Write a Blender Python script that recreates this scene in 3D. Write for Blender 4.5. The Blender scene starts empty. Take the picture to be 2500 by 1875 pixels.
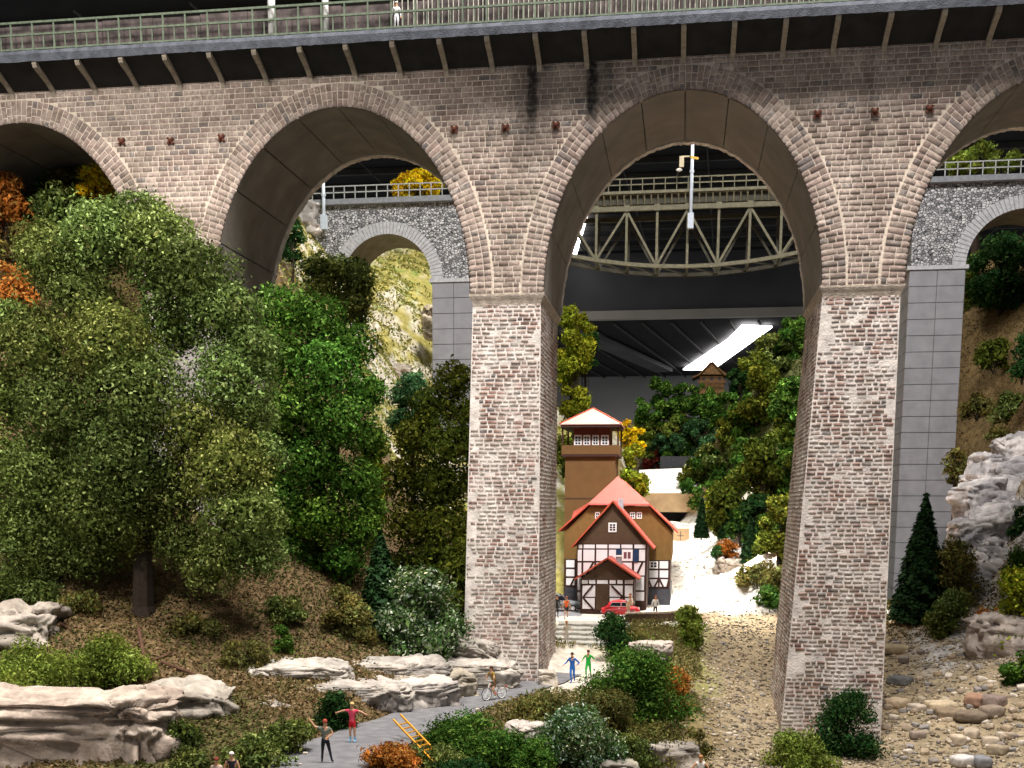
import bpy, bmesh, math, random
import numpy as np
from mathutils import Vector, Matrix

random.seed(7)
RS = np.random.RandomState(11)
scene = bpy.context.scene
COL = scene.collection

# ------------------------------------------------------------------ camera
F_PX, PX0, PY0 = 2856.15, 1225.4, 1654.3            # focal length and principal point at 2500 x 1875
CAM = np.array([2.2246, -66.79, 10.567])
_yaw, _pit, _rol = .1527, -.144, .0034
_f = np.array([-math.sin(_yaw) * math.cos(_pit), math.cos(_yaw) * math.cos(_pit), math.sin(_pit)])
_r = np.array([math.cos(_yaw), math.sin(_yaw), 0.])
_u = np.cross(_r, _f)
_r, _u = math.cos(_rol) * _r + math.sin(_rol) * _u, -math.sin(_rol) * _r + math.cos(_rol) * _u
cd = bpy.data.cameras.new('camera')
cam = bpy.data.objects.new('camera', cd)
COL.objects.link(cam)
cam.matrix_world = Matrix(((_r[0], _u[0], -_f[0], CAM[0]), (_r[1], _u[1], -_f[1], CAM[1]),
                           (_r[2], _u[2], -_f[2], CAM[2]), (0, 0, 0, 1)))
cd.sensor_width = 36.0
cd.lens = F_PX / 2500 * 36
cd.shift_x = (1250 - PX0) / 2500
cd.shift_y = (PY0 - 937.5) / 2500
cd.clip_start, cd.clip_end = 0.5, 900
scene.camera = cam

# ------------------------------------------------------------------ world (a dark hall) and lamps
w = bpy.data.worlds.new('World'); scene.world = w; w.use_nodes = True
w.node_tree.nodes['Background'].inputs[0].default_value = (.95, .97, 1.0, 1)
w.node_tree.nodes['Background'].inputs[1].default_value = .23

def lamp(name, loc, target, power, size, col, spread=None):
    l = bpy.data.lights.new(name, 'AREA'); l.energy = power; l.shape = 'DISK'; l.size = size; l.color = col
    if spread: l.spread = math.radians(spread)
    o = bpy.data.objects.new(name, l); COL.objects.link(o); o.location = loc
    o.rotation_euler = (Vector(target) - Vector(loc)).to_track_quat('-Z', 'Y').to_euler()
    return o
lamp('hall_lamp_front', (6, -23, 82), (-4, -4, 8), 112000, 26, (1.0, .96, .92))
lamp('hall_lamp_left', (-30, -52, 54), (-33, -3, 15), 6500, 12, (1.0, .95, .88), 62)
lamp('hall_lamp_house', (-3, 12.6, 48), (-3, 32, 4), 4200, 5, (1.0, .95, .90), 75)
lamp('hall_lamp_valley', (17, 60, 74), (7, 46, 3), 15000, 10, (1.0, .93, .82), 36)
lamp('hall_lamp_arch', (-46, 26, 84), (-46, 16, 32), 24000, 12, (1.0, .94, .82), 70)
lamp('hall_lamp_hill', (-16, 56, 92), (-30, 70, 30), 16000, 14, (1.0, .94, .78), 100)
lamp('hall_lamp_far', (12, 74, 86), (9, 90, 16), 15000, 16, (1.0, .96, .88), 90)
scene.view_settings.view_transform = 'Standard'
scene.view_settings.look = 'None'
scene.view_settings.exposure = 0.24
scene.view_settings.gamma = 1.0
scene.cycles.max_bounces = 5
scene.cycles.diffuse_bounces = 3
scene.cycles.glossy_bounces = 2
scene.cycles.transmission_bounces = 3
scene.cycles.transparent_max_bounces = 6
scene.cycles.use_denoising = True

# ------------------------------------------------------------------ helpers
def ray(x, y):
    return _f + ((x - PX0) / F_PX) * _r + ((PY0 - y) / F_PX) * _u
def at(x, y, Y):                    # world point seen at photo pixel (x, y) on the vertical plane at depth Y
    d = ray(x, y); return CAM + d * ((Y - CAM[1]) / d[1])
def atz(x, y, z):
    d = ray(x, y); return CAM + d * ((z - CAM[2]) / d[2])
def smooth(a, b, x):
    t = np.clip((np.asarray(x, float) - a) / (b - a), 0, 1); return t * t * (3 - 2 * t)

def _h(ix, iy, iz, s):
    n = (ix.astype(np.int64) * 374761393 + iy.astype(np.int64) * 668265263 + iz.astype(np.int64) * 1274126177 + s * 974634777) & 0xffffffff
    n = ((n ^ (n >> 13)) * 1274126177) & 0xffffffff
    n = ((n ^ (n >> 16)) * 2246822519) & 0xffffffff
    return (n & 0xffff) / 65535.0
def vnoise(P, s=0):
    P = np.asarray(P, float); i = np.floor(P).astype(np.int64); f = P - i; f = f * f * (3 - 2 * f)
    x, y, z = i[:, 0], i[:, 1], i[:, 2]; u, v, w_ = f[:, 0], f[:, 1], f[:, 2]
    r = 0
    for dx in (0, 1):
        for dy in (0, 1):
            for dz in (0, 1):
                r = r + _h(x + dx, y + dy, z + dz, s) * (u if dx else 1 - u) * (v if dy else 1 - v) * (w_ if dz else 1 - w_)
    return r * 2 - 1
def fbm(P, o=4, s=0, g=.5):
    P = np.asarray(P, float); a = 1; t = 0; r = 0
    for k in range(o):
        r = r + a * vnoise(P * (2 ** k) + 17.3 * k, s + k); t += a; a *= g
    return r / t

ORG = {}
def org(o): return ORG.get(o.name, Vector((0, 0, 0)))
def tag(o, label=None, cat=None, group=None, kind=None):
    if label: o['label'] = label
    if cat: o['category'] = cat
    if group: o['group'] = group
    if kind: o['kind'] = kind
    return o
def thing(name, loc=(0, 0, 0), label=None, cat=None, group=None, rz=0, sc=1.0):
    o = bpy.data.objects.new(name, None); COL.objects.link(o); o.location = loc; o.rotation_euler = (0, 0, rz)
    o.scale = (sc, sc, sc) if not hasattr(sc, '__len__') else sc
    o.empty_display_size = .3
    ORG[o.name] = Vector(loc)
    return tag(o, label, cat, group)
def link(name, me, parent=None, local=False):
    o = bpy.data.objects.new(name, me); COL.objects.link(o)
    if parent is not None:
        o.parent = parent; ORG[o.name] = org(parent)
    return o
def to_mesh(name, V, F, mat=None, col=None, smooth_=False, mi=None):
    """V n x 3, F = array (m,3|4) or list of index lists; col per-face rgb."""
    me = bpy.data.meshes.new(name)
    V = np.asarray(V, np.float32)
    if isinstance(F, np.ndarray):
        k = F.shape[1]; m = len(F)
        me.vertices.add(len(V)); me.vertices.foreach_set('co', V.ravel())
        me.loops.add(m * k); me.loops.foreach_set('vertex_index', F.astype(np.int32).ravel())
        me.polygons.add(m); me.polygons.foreach_set('loop_start', np.arange(0, m * k, k, dtype=np.int32))
        cnt = np.full(m, k)
    else:
        cnt = np.array([len(f) for f in F])
        me.from_pydata(V.tolist(), [], [list(f) for f in F]); m = len(F)
    me.update(calc_edges=True)
    if mat is not None:
        for q in (mat if isinstance(mat, (list, tuple)) else [mat]): me.materials.append(q)
    if mi is not None: me.polygons.foreach_set('material_index', np.asarray(mi, np.int32))
    if smooth_: me.polygons.foreach_set('use_smooth', np.ones(m, bool))
    if col is not None:
        a = me.color_attributes.new('col', 'FLOAT_COLOR', 'CORNER')
        c = np.repeat(np.c_[np.asarray(col, np.float32), np.ones(m, np.float32)], cnt, axis=0)
        a.data.foreach_set('color', c.astype(np.float32).ravel())
    return me

class MB:
    def __init__(s): s.V = []; s.F = []; s.C = []; s.M = []
    def add(s, V, F, c=None, m=0):
        n = len(s.V); s.V += [tuple(map(float, v)) for v in V]; s.F += [[i + n for i in f] for f in F]
        s.C += [c] * len(F); s.M += [m] * len(F); return s
    def box(s, x0, x1, y0, y1, z0, z1, c=None, m=0):
        return s.add([(x0, y0, z0), (x1, y0, z0), (x1, y1, z0), (x0, y1, z0), (x0, y0, z1), (x1, y0, z1), (x1, y1, z1), (x0, y1, z1)],
                     [(0, 3, 2, 1), (4, 5, 6, 7), (0, 1, 5, 4), (1, 2, 6, 5), (2, 3, 7, 6), (3, 0, 4, 7)], c, m)
    def bar(s, p, q, w, h=None, up=(0, 0, 1), c=None, m=0):       # square bar from p to q
        p, q = Vector(p), Vector(q); d = (q - p).normalized(); h = w if h is None else h
        a = d.cross(Vector(up))
        if a.length < 1e-4: a = d.cross(Vector((1, 0, 0)))
        a.normalize(); b = a.cross(d).normalized(); V = []
        for e in (p, q):
            for i, j in ((-1, -1), (1, -1), (1, 1), (-1, 1)): V.append(e + a * (i * w / 2) + b * (j * h / 2))
        return s.add(V, [(0, 1, 2, 3), (7, 6, 5, 4), (0, 4, 5, 1), (1, 5, 6, 2), (2, 6, 7, 3), (3, 7, 4, 0)], c, m)
    def tube(s, pts, rad, n=8, cap=True, c=None, m=0, closed=False):
        pts = [Vector(p) for p in pts]; k = len(pts); rad = rad if hasattr(rad, '__len__') else [rad] * k
        V = []; F = []; a = None
        for i, p in enumerate(pts):
            d = (pts[(i + 1) % k] - pts[i - 1]) if closed else (pts[min(i + 1, k - 1)] - pts[max(i - 1, 0)])
            d.normalize()
            if a is None:
                a = d.cross(Vector((0, 0, 1)))
                if a.length < .1: a = d.cross(Vector((1, 0, 0)))
            a = (a - d * a.dot(d)).normalized(); b = d.cross(a)
            for j in range(n):
                t = 2 * math.pi * j / n; V.append(p + (a * math.cos(t) + b * math.sin(t)) * rad[i])
        for i in range(k if closed else k - 1):
            for j in range(n):
                i2 = (i + 1) % k; F.append((i * n + j, i * n + (j + 1) % n, i2 * n + (j + 1) % n, i2 * n + j))
        if cap and not closed: F += [tuple(range(n))[::-1], tuple((k - 1) * n + j for j in range(n))]
        return s.add(V, F, c, m)
    def prism(s, poly, y0, y1, c=None, m=0):                       # polygon in (x,z), extruded along y
        n = len(poly)
        V = [(x, y0, z) for x, z in poly] + [(x, y1, z) for x, z in poly]
        F = [tuple(range(n)), tuple(range(2 * n - 1, n - 1, -1))] + [(i, i + n, (i + 1) % n + n, (i + 1) % n) for i in range(n)]
        return s.add(V, F, c, m)
    def ball(s, c0, r, n=8, k=6, c=None, m=0):
        r = r if hasattr(r, '__len__') else (r, r, r); V = []; F = []
        for i in range(k + 1):
            t = math.pi * i / k
            for j in range(n):
                f = 2 * math.pi * j / n
                V.append((c0[0] + r[0] * math.sin(t) * math.cos(f), c0[1] + r[1] * math.sin(t) * math.sin(f), c0[2] + r[2] * math.cos(t)))
        for i in range(k):
            for j in range(n): F.append((i * n + j, (i + 1) * n + j, (i + 1) * n + (j + 1) % n, i * n + (j + 1) % n))
        return s.add(V, F, c, m)
    def build(s, name, mat, parent=None, local=False, smooth_=False):
        V = np.array(s.V, float)
        if parent is not None and not local: V = V - np.array(org(parent))
        col = None if s.C[0] is None else s.C
        me = to_mesh(name, V, s.F, mat, col, smooth_, s.M if isinstance(mat, (list, tuple)) else None)
        return link(name, me, parent)

# ------------------------------------------------------------------ materials
def nmat(name, base, rough=.85, var=.25, scale=3.0, bump=.0, bscale=20., attr=False, dark=None, light=None, spec=.25, metal=0, detail=6, trans=0):
    """Principled with procedural colour variation and bump. attr: colour comes from the 'col' attribute."""
    m = bpy.data.materials.new(name); m.use_nodes = True; nt = m.node_tree; N = nt.nodes; L = nt.links
    b = N['Principled BSDF']; b.inputs['Roughness'].default_value = rough; b.inputs['Metallic'].default_value = metal
    b.inputs['Specular IOR Level'].default_value = spec
    geo = N.new('ShaderNodeNewGeometry')
    if attr:
        a = N.new('ShaderNodeVertexColor'); a.layer_name = 'col'; src = a.outputs['Color']
    else:
        a = N.new('ShaderNodeRGB'); a.outputs[0].default_value = (*base, 1); src = a.outputs[0]
    if var:
        nz = N.new('ShaderNodeTexNoise'); nz.inputs['Scale'].default_value = scale; nz.inputs['Detail'].default_value = detail
        L.new(geo.outputs['Position'], nz.inputs['Vector'])
        mr = N.new('ShaderNodeMapRange'); mr.inputs[1].default_value = .3; mr.inputs[2].default_value = .7
        mr.inputs[3].default_value = 1 - var; mr.inputs[4].default_value = 1 + var * .8
        L.new(nz.outputs['Fac'], mr.inputs[0])
        mx = N.new('ShaderNodeVectorMath'); mx.operation = 'SCALE'; L.new(src, mx.inputs[0]); L.new(mr.outputs[0], mx.inputs['Scale'])
        src = mx.outputs[0]
    L.new(src, b.inputs['Base Color'])
    if bump:
        n2 = N.new('ShaderNodeTexNoise'); n2.inputs['Scale'].default_value = bscale; n2.inputs['Detail'].default_value = 5
        L.new(geo.outputs['Position'], n2.inputs['Vector'])
        bp = N.new('ShaderNodeBump'); bp.inputs['Strength'].default_value = bump; bp.inputs['Distance'].default_value = .05
        L.new(n2.outputs['Fac'], bp.inputs['Height']); L.new(bp.outputs[0], b.inputs['Normal'])
    if trans:
        tr = N.new('ShaderNodeBsdfTranslucent'); L.new(src, tr.inputs['Color'])
        ms = N.new('ShaderNodeMixShader'); ms.inputs[0].default_value = trans
        L.new(b.outputs[0], ms.inputs[1]); L.new(tr.outputs[0], ms.inputs[2]); L.new(ms.outputs[0], N['Material Output'].inputs['Surface'])
    return m
def emit(name, col, s):
    m = bpy.data.materials.new(name); m.use_nodes = True; b = m.node_tree.nodes['Principled BSDF']
    b.inputs['Base Color'].default_value = (*col, 1); b.inputs['Emission Color'].default_value = (*col, 1); b.inputs['Emission Strength'].default_value = s
    return m

def brick_material(name, lime_lo, lime_hi, lime_col, dark_streaks=(), scale=.55):
    """brick colour from 'col', lime wash smeared over it in irregular patches, optional dark streaks at given places"""
    m = bpy.data.materials.new(name); m.use_nodes = True; nt = m.node_tree; N = nt.nodes; L = nt.links
    b = N['Principled BSDF']; b.inputs['Roughness'].default_value = .95; b.inputs['Specular IOR Level'].default_value = .1
    geo = N.new('ShaderNodeNewGeometry'); P = geo.outputs['Position']
    a = N.new('ShaderNodeVertexColor'); a.layer_name = 'col'
    def noise(sc, det, ro=.6):
        n = N.new('ShaderNodeTexNoise'); n.inputs['Scale'].default_value = sc; n.inputs['Detail'].default_value = det; n.inputs['Roughness'].default_value = ro
        L.new(P, n.inputs['Vector']); return n.outputs['Fac']
    def rng(v, a0, a1, b0, b1, sm=True):
        r = N.new('ShaderNodeMapRange'); r.interpolation_type = 'SMOOTHSTEP' if sm else 'LINEAR'
        for i, q in enumerate((a0, a1, b0, b1)): r.inputs[i + 1].default_value = q
        L.new(v, r.inputs[0]); return r.outputs[0]
    def mul(x, y):
        q = N.new('ShaderNodeMath'); q.operation = 'MULTIPLY'; L.new(x, q.inputs[0])
        if isinstance(y, float): q.inputs[1].default_value = y
        else: L.new(y, q.inputs[1])
        return q.outputs[0]
    def mix(fac, c1, c2):
        q = N.new('ShaderNodeMix'); q.data_type = 'RGBA'; L.new(fac, q.inputs[0])
        for i, c in ((6, c1), (7, c2)):
            if isinstance(c, tuple): q.inputs[i].default_value = (*c, 1)
            else: L.new(c, q.inputs[i])
        return q.outputs[2]
    sc = N.new('ShaderNodeVectorMath'); sc.operation = 'SCALE'; L.new(a.outputs['Color'], sc.inputs[0]); L.new(rng(noise(6, 8, .7), .3, .7, .72, 1.25), sc.inputs['Scale'])
    c = sc.outputs[0]
    big = rng(noise(scale, 5), .35, .68, lime_lo, lime_hi)
    fine = rng(noise(5.0, 9, .72), .36 - .1 * lime_hi * (scale > .6), .60 - .1 * lime_hi * (scale > .6), .0, 1.0)
    c = mix(mul(big, fine), c, lime_col)
    c = mix(rng(noise(.35, 4), .45, .72, 0., .5), c, (.17, .14, .105))
    c = mix(rng(noise(.9, 6), .52, .70, 0., .30), c, (.40, .33, .26))
    sep = N.new('ShaderNodeSeparateXYZ'); L.new(P, sep.inputs[0])
    for x0, hw, z0, z1, dens in dark_streaks:
        d = N.new('ShaderNodeMath'); d.operation = 'SUBTRACT'; L.new(sep.outputs[0], d.inputs[0]); d.inputs[1].default_value = x0
        wob = N.new('ShaderNodeMath'); wob.operation = 'MULTIPLY_ADD'; L.new(noise(1.3, 4), wob.inputs[0]); wob.inputs[1].default_value = .5; L.new(d.outputs[0], wob.inputs[2])
        ab = N.new('ShaderNodeMath'); ab.operation = 'ABSOLUTE'; L.new(wob.outputs[0], ab.inputs[0])
        f = mul(rng(ab.outputs[0], hw * .35, hw, 1., 0.), rng(sep.outputs[2], z0, z1, 0., 1.))
        f = mul(mul(f, rng(noise(3., 5), .3, .6, .55, 1.)), float(dens))
        c = mix(f, c, (.018, .017, .017))
    L.new(c, b.inputs['Base Color'])
    bp = N.new('ShaderNodeBump'); bp.inputs['Strength'].default_value = .7; bp.inputs['Distance'].default_value = .05
    L.new(noise(9, 7, .7), bp.inputs['Height']); L.new(bp.outputs[0], b.inputs['Normal'])
    return m

DARK_STREAKS = [(-6.25, .40, 29.6, 32.2, .93), (-3.0, .40, 30.6, 31.9, .98), (-6.2, 1.5, 27.6, 31.6, .45), (-2.6, 1.2, 30.6, 33.5, .5), (11.4, .5, 26.5, 30.2, .25)]  # dark streaks fading out downward: centre, half width, fade heights, density
M = {}
M['brick'] = brick_material('viaduct_brick', .0, .70, (.56, .47, .40), DARK_STREAKS)
M['pier_brick'] = brick_material('pier_brick', .0, 1.0, (.62, .56, .51), scale=.75)
M['mortar'] = brick_material('spandrel_mortar', .0, .3, (.66, .57, .48), DARK_STREAKS)
M['pier_mortar'] = nmat('pier_mortar', (.63, .565, .515), .95, .3, 1.6, .8, 10)
M['lining'] = nmat('arch_lining', (.20, .178, .152), .9, .22, .7, .25, 9)
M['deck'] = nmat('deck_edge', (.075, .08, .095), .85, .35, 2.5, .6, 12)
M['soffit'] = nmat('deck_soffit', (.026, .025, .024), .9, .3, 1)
M['bracket'] = nmat('bracket_stone', (.34, .29, .23), .9, .25, 4, .3)
M['green_rail'] = nmat('rail_green', (.10, .125, .085), .7, .3, 5)
M['rust'] = nmat('rust', (.11, .035, .02), .9, .5, 8, .4)
M['impost'] = nmat('impost', (.40, .33, .27), .95, .35, 3, .8, 10)
M['granite'] = nmat('concrete_pier', (.25, .25, .27), .9, .14, .8, .15, 8)
M['joint'] = nmat('joint_dark', (.10, .10, .11), .95, .1)
M['grey_deck'] = nmat('grey_deck', (.22, .23, .25), .85, .2, 3)
M['grey_rail'] = nmat('grey_rail', (.36, .37, .36), .6, .15, 3)
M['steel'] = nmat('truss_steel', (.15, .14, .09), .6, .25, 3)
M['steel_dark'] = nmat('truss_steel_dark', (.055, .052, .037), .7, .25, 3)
M['mast'] = nmat('mast_grey', (.52, .58, .66), .5, .08, 3)
M['mast_white'] = nmat('mast_white', (.74, .72, .68), .6, .08, 3)
M['yellow_part'] = nmat('yellow_part', (.70, .45, .05), .5, .05)
M['beige_part'] = nmat('beige_part', (.6, .52, .36), .6, .1)
# ------------------------------------------------------------------ the hall round the model landscape
M['hall_black'] = nmat('hall_black', (.010, .0095, .009), .9, .4, .3)
M['hall_slat'] = nmat('hall_slat', (.05, .047, .043), .8, .25, .3)
M['hall_grey'] = nmat('hall_grey', (.24, .235, .225), .9, .12, .05)
M['hall_dark'] = nmat('hall_dark', (.07, .068, .07), .75, .3, .05)
M['hall_beam'] = nmat('hall_beam', (.30, .27, .23), .9, .15, .1)
M['glow'] = emit('lamp_panel', (1., .97, .98), 9.)
ZU, ZL, YB, YW = 76.0, 59.5, 250.0, 385.0
o = MB().box(-260, 260, YW, YW + 2, -40, ZL).build('hall_wall', M['hall_grey']); tag(o, kind='structure')
o = MB().box(-260, 260, YB, YB + 3, ZL + 1.9, ZU + 8).build('hall_bulkhead', M['hall_dark']); tag(o, kind='structure')
o = MB().box(-260, 260, YB - 1.5, YB + 1, ZL - .2, ZL + 1.9).build('hall_beam', M['hall_beam']); tag(o, kind='structure')
ceil = MB().box(-260, 260, 84, YB, ZU, ZU + 1).build('hall_ceiling', M['hall_black']); tag(ceil, kind='structure')
for k in range(15):
    y = 92 + k * 10.6
    MB().box(-200, 200, y, y + .8, ZU - 1.1, ZU - .05).build('slat', M['hall_slat'], ceil)
for k in range(13):
    x = -110 + k * 16
    MB().bar((x, 86, ZU - 1.6), (x + 6, 248, ZU - 1.6), .22).build('cable', M['hall_slat'], ceil)
low = MB().box(-260, 260, YB + 3, YW, ZL, ZL + 1).build('hall_low_ceiling', M['hall_black']); tag(low, kind='structure')
for k in range(22):
    x = -80 + k * 7.5
    MB().bar((x - 5, YB + 4, ZL - .5), (x + 14, YW - 1, ZL - .5), .5).build('slat', M['hall_slat'], low)
MB().bar((-30, YB + 4, ZL - 1.2), (-6, YW - 30, ZL - 1.2), 6, 1.5).build('duct', M['hall_dark'], low)
def panel(name, pts, z, label):
    P = [atz(x, y, z) for x, y in pts]
    m = MB(); n = len(P)
    m.add([tuple(p) for p in P] + [(p[0], p[1], p[2] + .4) for p in P], [tuple(range(n)), tuple(range(2 * n - 1, n - 1, -1))] + [(i, i + n, (i + 1) % n + n, (i + 1) % n) for i in range(n)])
    return tag(m.build(name, M['glow']), label, 'lamp')
panel('ceiling_light', [(1668, 903), (1738, 905), (1822, 845), (1885, 800), (1812, 796), (1775, 832)], ZL - 1.1, 'glaring white light panel on the dark ceiling above the far wooden hut')
panel('ceiling_light', [(1386, 622), (1408, 622), (1436, 525), (1420, 520)], ZU - 1.2, 'slim white light panel glowing behind the left end of the steel truss')

# ------------------------------------------------------------------ terrain
RD = np.array([atz(*p, .5) for p in ((655, 1960), (720, 1905), (790, 1852), (890, 1806), (1000, 1764), (1110, 1728), (1210, 1697), (1290, 1676), (1370, 1652))])
RW = np.array([2.5, 2.4, 2.25, 2.1, 1.9, 1.75, 1.6, 1.5, 1.4])
RZ = np.array([.45, .45, .45, .48, .5, .5, .52, .6, .7])
def catmull(P, k=8):
    P = np.asarray(P, float); Q = np.vstack([2 * P[0] - P[1], P, 2 * P[-1] - P[-2]]); out = []
    for i in range(1, len(Q) - 2):
        for t in np.linspace(0, 1, k, endpoint=False):
            a, b, c, d = Q[i - 1], Q[i], Q[i + 1], Q[i + 2]
            out.append(.5 * (2 * b + (c - a) * t + (2 * a - 5 * b + 4 * c - d) * t * t + (3 * b - a - 3 * c + d) * t ** 3))
    out.append(P[-1]); return np.array(out)
RC = catmull(np.c_[RD[:, :2], RZ, RW], 8)

CT = []
for x, y, Y in [
    (0, 1875, -22.5), (300, 1870, -22.3), (560, 1868, -22), (0, 1720, -17), (250, 1690, -16), (430, 1655, -13.5), (560, 1720, -16.5),
    (340, 1482, -8), (600, 1510, -7), (600, 1630, -10.5), (0, 1440, -9), (100, 1580, -13.5), (750, 1440, -1), (880, 1545, -3), (1000, 1580, -2),
    (0, 425, 9), (120, 440, 9), (225, 490, 8), (0, 470, 22), (60, 650, 3.5), (0, 1000, -2), (240, 800, 4), (430, 1000, 4), (650, 1150, 6), (560, 720, 18), (650, 640, 30),
    (735, 520, 50), (835, 690, 50), (925, 900, 47), (985, 1110, 42), (700, 900, 26), (900, 1300, 14), (1100, 1440, 10), (1150, 1350, 28),
    (910, 590, 92), (1055, 610, 97), (915, 760, 68), (1048, 860, 70), (960, 930, 60), (1130, 1000, 70),
    (1350, 1150, 62), (1400, 1050, 78), (1500, 1100, 96), (1350, 1350, 46),
    (2330, 1490, 25), (2230, 1505, 25), (2400, 1320, 31), (2500, 1080, 34), (2420, 1100, 50), (2440, 900, 64), (2500, 640, 74), (2380, 640, 82), (2490, 1545, 16), (2500, 1640, 6),
    (1850, 1360, 42), (1930, 1300, 46), (1780, 1300, 58), (1930, 1120, 62), (1900, 900, 92), (1760, 1060, 92), (1740, 935, 118), (1620, 1020, 124), (1780, 1180, 88), (2100, 800, 100),
    (1330, 1240, 118), (1400, 1290, 110), (1470, 1040, 95), (1400, 980, 88), (1350, 950, 84), (1560, 1080, 118), (1480, 1090, 80), (1440, 1180, 66)]:
    CT.append(at(x, y, Y))
CT += [np.array(p, float) for p in [
    (-45, -24, 2), (-48, -10, 9), (-60, 0, 22), (-60, 30, 36), (-60, 60, 42), (-55, 95, 46), (-32, 108, 43), (-18, 118, 40), (0, 140, 24), (20, 140, 27), (40, 140, 34), (60, 90, 44), (60, 40, 26), (55, 10, 8), (50, -25, 0),
    (8, -22, -2.1), (20, -20, -2.2), (4, -11, -1.7), (8, 0, -1.9), (14, 0, -2.0), (24, -4, -1.7), (6, 14, -.45), (15, 14, -.4), (6.5, 32, 1.7), (13, 31, 1.75), (4, 47, 3.9), (9, 47, 4.2), (4.5, 62, 5.8), (3, 78, 8.0), (3, 92, 9.4), (0, 84, 8.4), (3.5, 88, 8.9), (1, 90, 9.0), (6, 90, 9.4), (3, 98, 9.4), (-2, 92, 9.2),
    (-8, 24, 2.25), (-1, 22, 2.25), (-8, 34, 2.3), (0, 34, 2.3), (-8, 44, 2.6), (0, 42, 2.4), (-5, 18, 2.1), (-4.6, 10, 1.15), (-3.5, 0, .72), (-5, -3, .65), (-1.5, 2, .7),
    (0.5, 8, 1.2), (0, -5, .1), (-3, -12, -.7), (-7.5, -17, -.6), (0, -18, -1.5), (2.5, 14, 1.4), (1.5, -1, .3), (-6, -24, -.6), (3.3, 20, 1.6),
    (-13.0, -9, 1.7), (-11.3, -2, 1.9), (-9, 4, 1.8), (-14.5, -14, 1.6), (-13, 0, 3.0), (-16.8, -23.5, -1.1), (-15.5, -24, -.6), (-8, 3, 1.2), (-8, 12, 2.5), (-12, 14, 4.5), (22.5, 50, 1.6), (26, 53, 2.0), (20, 44, 1.5), (18, 36, 1.4), (24, 40, 2.4), (22, 30, 2.4), (24, 60, 3), (27.6, 56, 3.5), (18, 52, 3), (18, 26, 1.6)]]
CT = np.array(CT)
def _tps(r2): return np.where(r2 > 1e-9, .5 * r2 * np.log(np.maximum(r2, 1e-9)), 0)
def _fit(P):
    n = len(P); K = _tps(((P[:, None, :2] - P[None, :, :2]) ** 2).sum(-1)) + np.eye(n) * 2.0
    A = np.zeros((n + 3, n + 3)); A[:n, :n] = K; A[:n, n:] = np.c_[np.ones(n), P[:, :2]]; A[n:, :n] = A[:n, n:].T
    return np.linalg.solve(A, np.r_[P[:, 2], 0, 0, 0])
_W = _fit(CT)
def road_dist(X, Y):
    d = np.full(len(X), 1e9); z = np.zeros(len(X)); wd = np.zeros(len(X))
    for i in range(len(RC) - 1):
        a, b = RC[i, :2], RC[i + 1, :2]; ab = b - a; t = np.clip(((X - a[0]) * ab[0] + (Y - a[1]) * ab[1]) / (ab @ ab), 0, 1)
        dd = np.hypot(X - a[0] - t * ab[0], Y - a[1] - t * ab[1]); k = dd < d
        d[k] = dd[k]; z[k] = (RC[i, 2] + t * (RC[i + 1, 2] - RC[i, 2]))[k]; wd[k] = (RC[i, 3] + t * (RC[i + 1, 3] - RC[i, 3]))[k]
    return d, z, wd
def river_x(Y): return np.interp(Y, [30, 47, 62, 80, 95], [7.2, 6.2, 4.6, 2.6, 2.2])
def river_w(Y): return np.interp(Y, [30, 47, 62, 80, 95], [5.4, 4.6, 3.6, 3.0, 3.0])
def height(X, Y, detail=True):
    X = np.asarray(X, float).ravel(); Y = np.asarray(Y, float).ravel(); n = len(CT); z = np.zeros(len(X))
    for i in range(n): z += _W[i] * _tps((X - CT[i, 0]) ** 2 + (Y - CT[i, 1]) ** 2)
    z += _W[n] + _W[n + 1] * X + _W[n + 2] * Y
    if detail:
        P = np.c_[X, Y, np.zeros_like(X)]
        z += .28 * fbm(P * .45, 4, 3) + .10 * fbm(P * 2.2, 3, 5)
        hill = smooth(6, 14, z) * np.where(Y > 38, smooth(1.1, 1.9, np.abs(X - river_x(Y)) / river_w(Y)), 1)
        z += hill * (1.5 * fbm(P * .16, 4, 9) + .5 * fbm(P * .9, 3, 12))
    cap = 10.0 + .070 * (Y + 67); k = smooth(-24, -15, X) * smooth(52, 62, Y) * (1 - smooth(4, 14, X)); z = z * (1 - k) + np.minimum(z, cap) * k
    d, rz, wd = road_dist(X, Y); k = 1 - smooth(wd + .15, wd + 1.8, d); z = z * (1 - k) + (rz - .05) * k
    # paved yard by the house
    k = (1 - smooth(6.2, 8.2, np.abs(X + 4.6))) * smooth(19.2, 19.6, Y) * (1 - smooth(46, 52, Y)); z = z * (1 - k) + 2.22 * k
    # landing under the stairs
    k = (1 - smooth(2.0, 3.2, np.abs(X + 4.4))) * smooth(11, 12.5, Y) * (1 - smooth(19.3, 19.6, Y)); z = z * (1 - k) + np.minimum(z, .95) * k
    return z
def ground(x, y): return float(height([x], [y])[0])
def snap(px, py, Y0, Y1, n=400):
    """first ground hit along the ray through photo pixel between depths Y0 and Y1 (or nearest approach)"""
    Ys = np.linspace(Y0, Y1, n); P = np.array([at(px, py, y) for y in Ys]); g = height(P[:, 0], P[:, 1]); k = np.where(P[:, 2] <= g)[0]
    i = k[0] if len(k) else int(np.argmin(P[:, 2] - g)); return Vector((P[i, 0], P[i, 1], g[i]))

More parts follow.
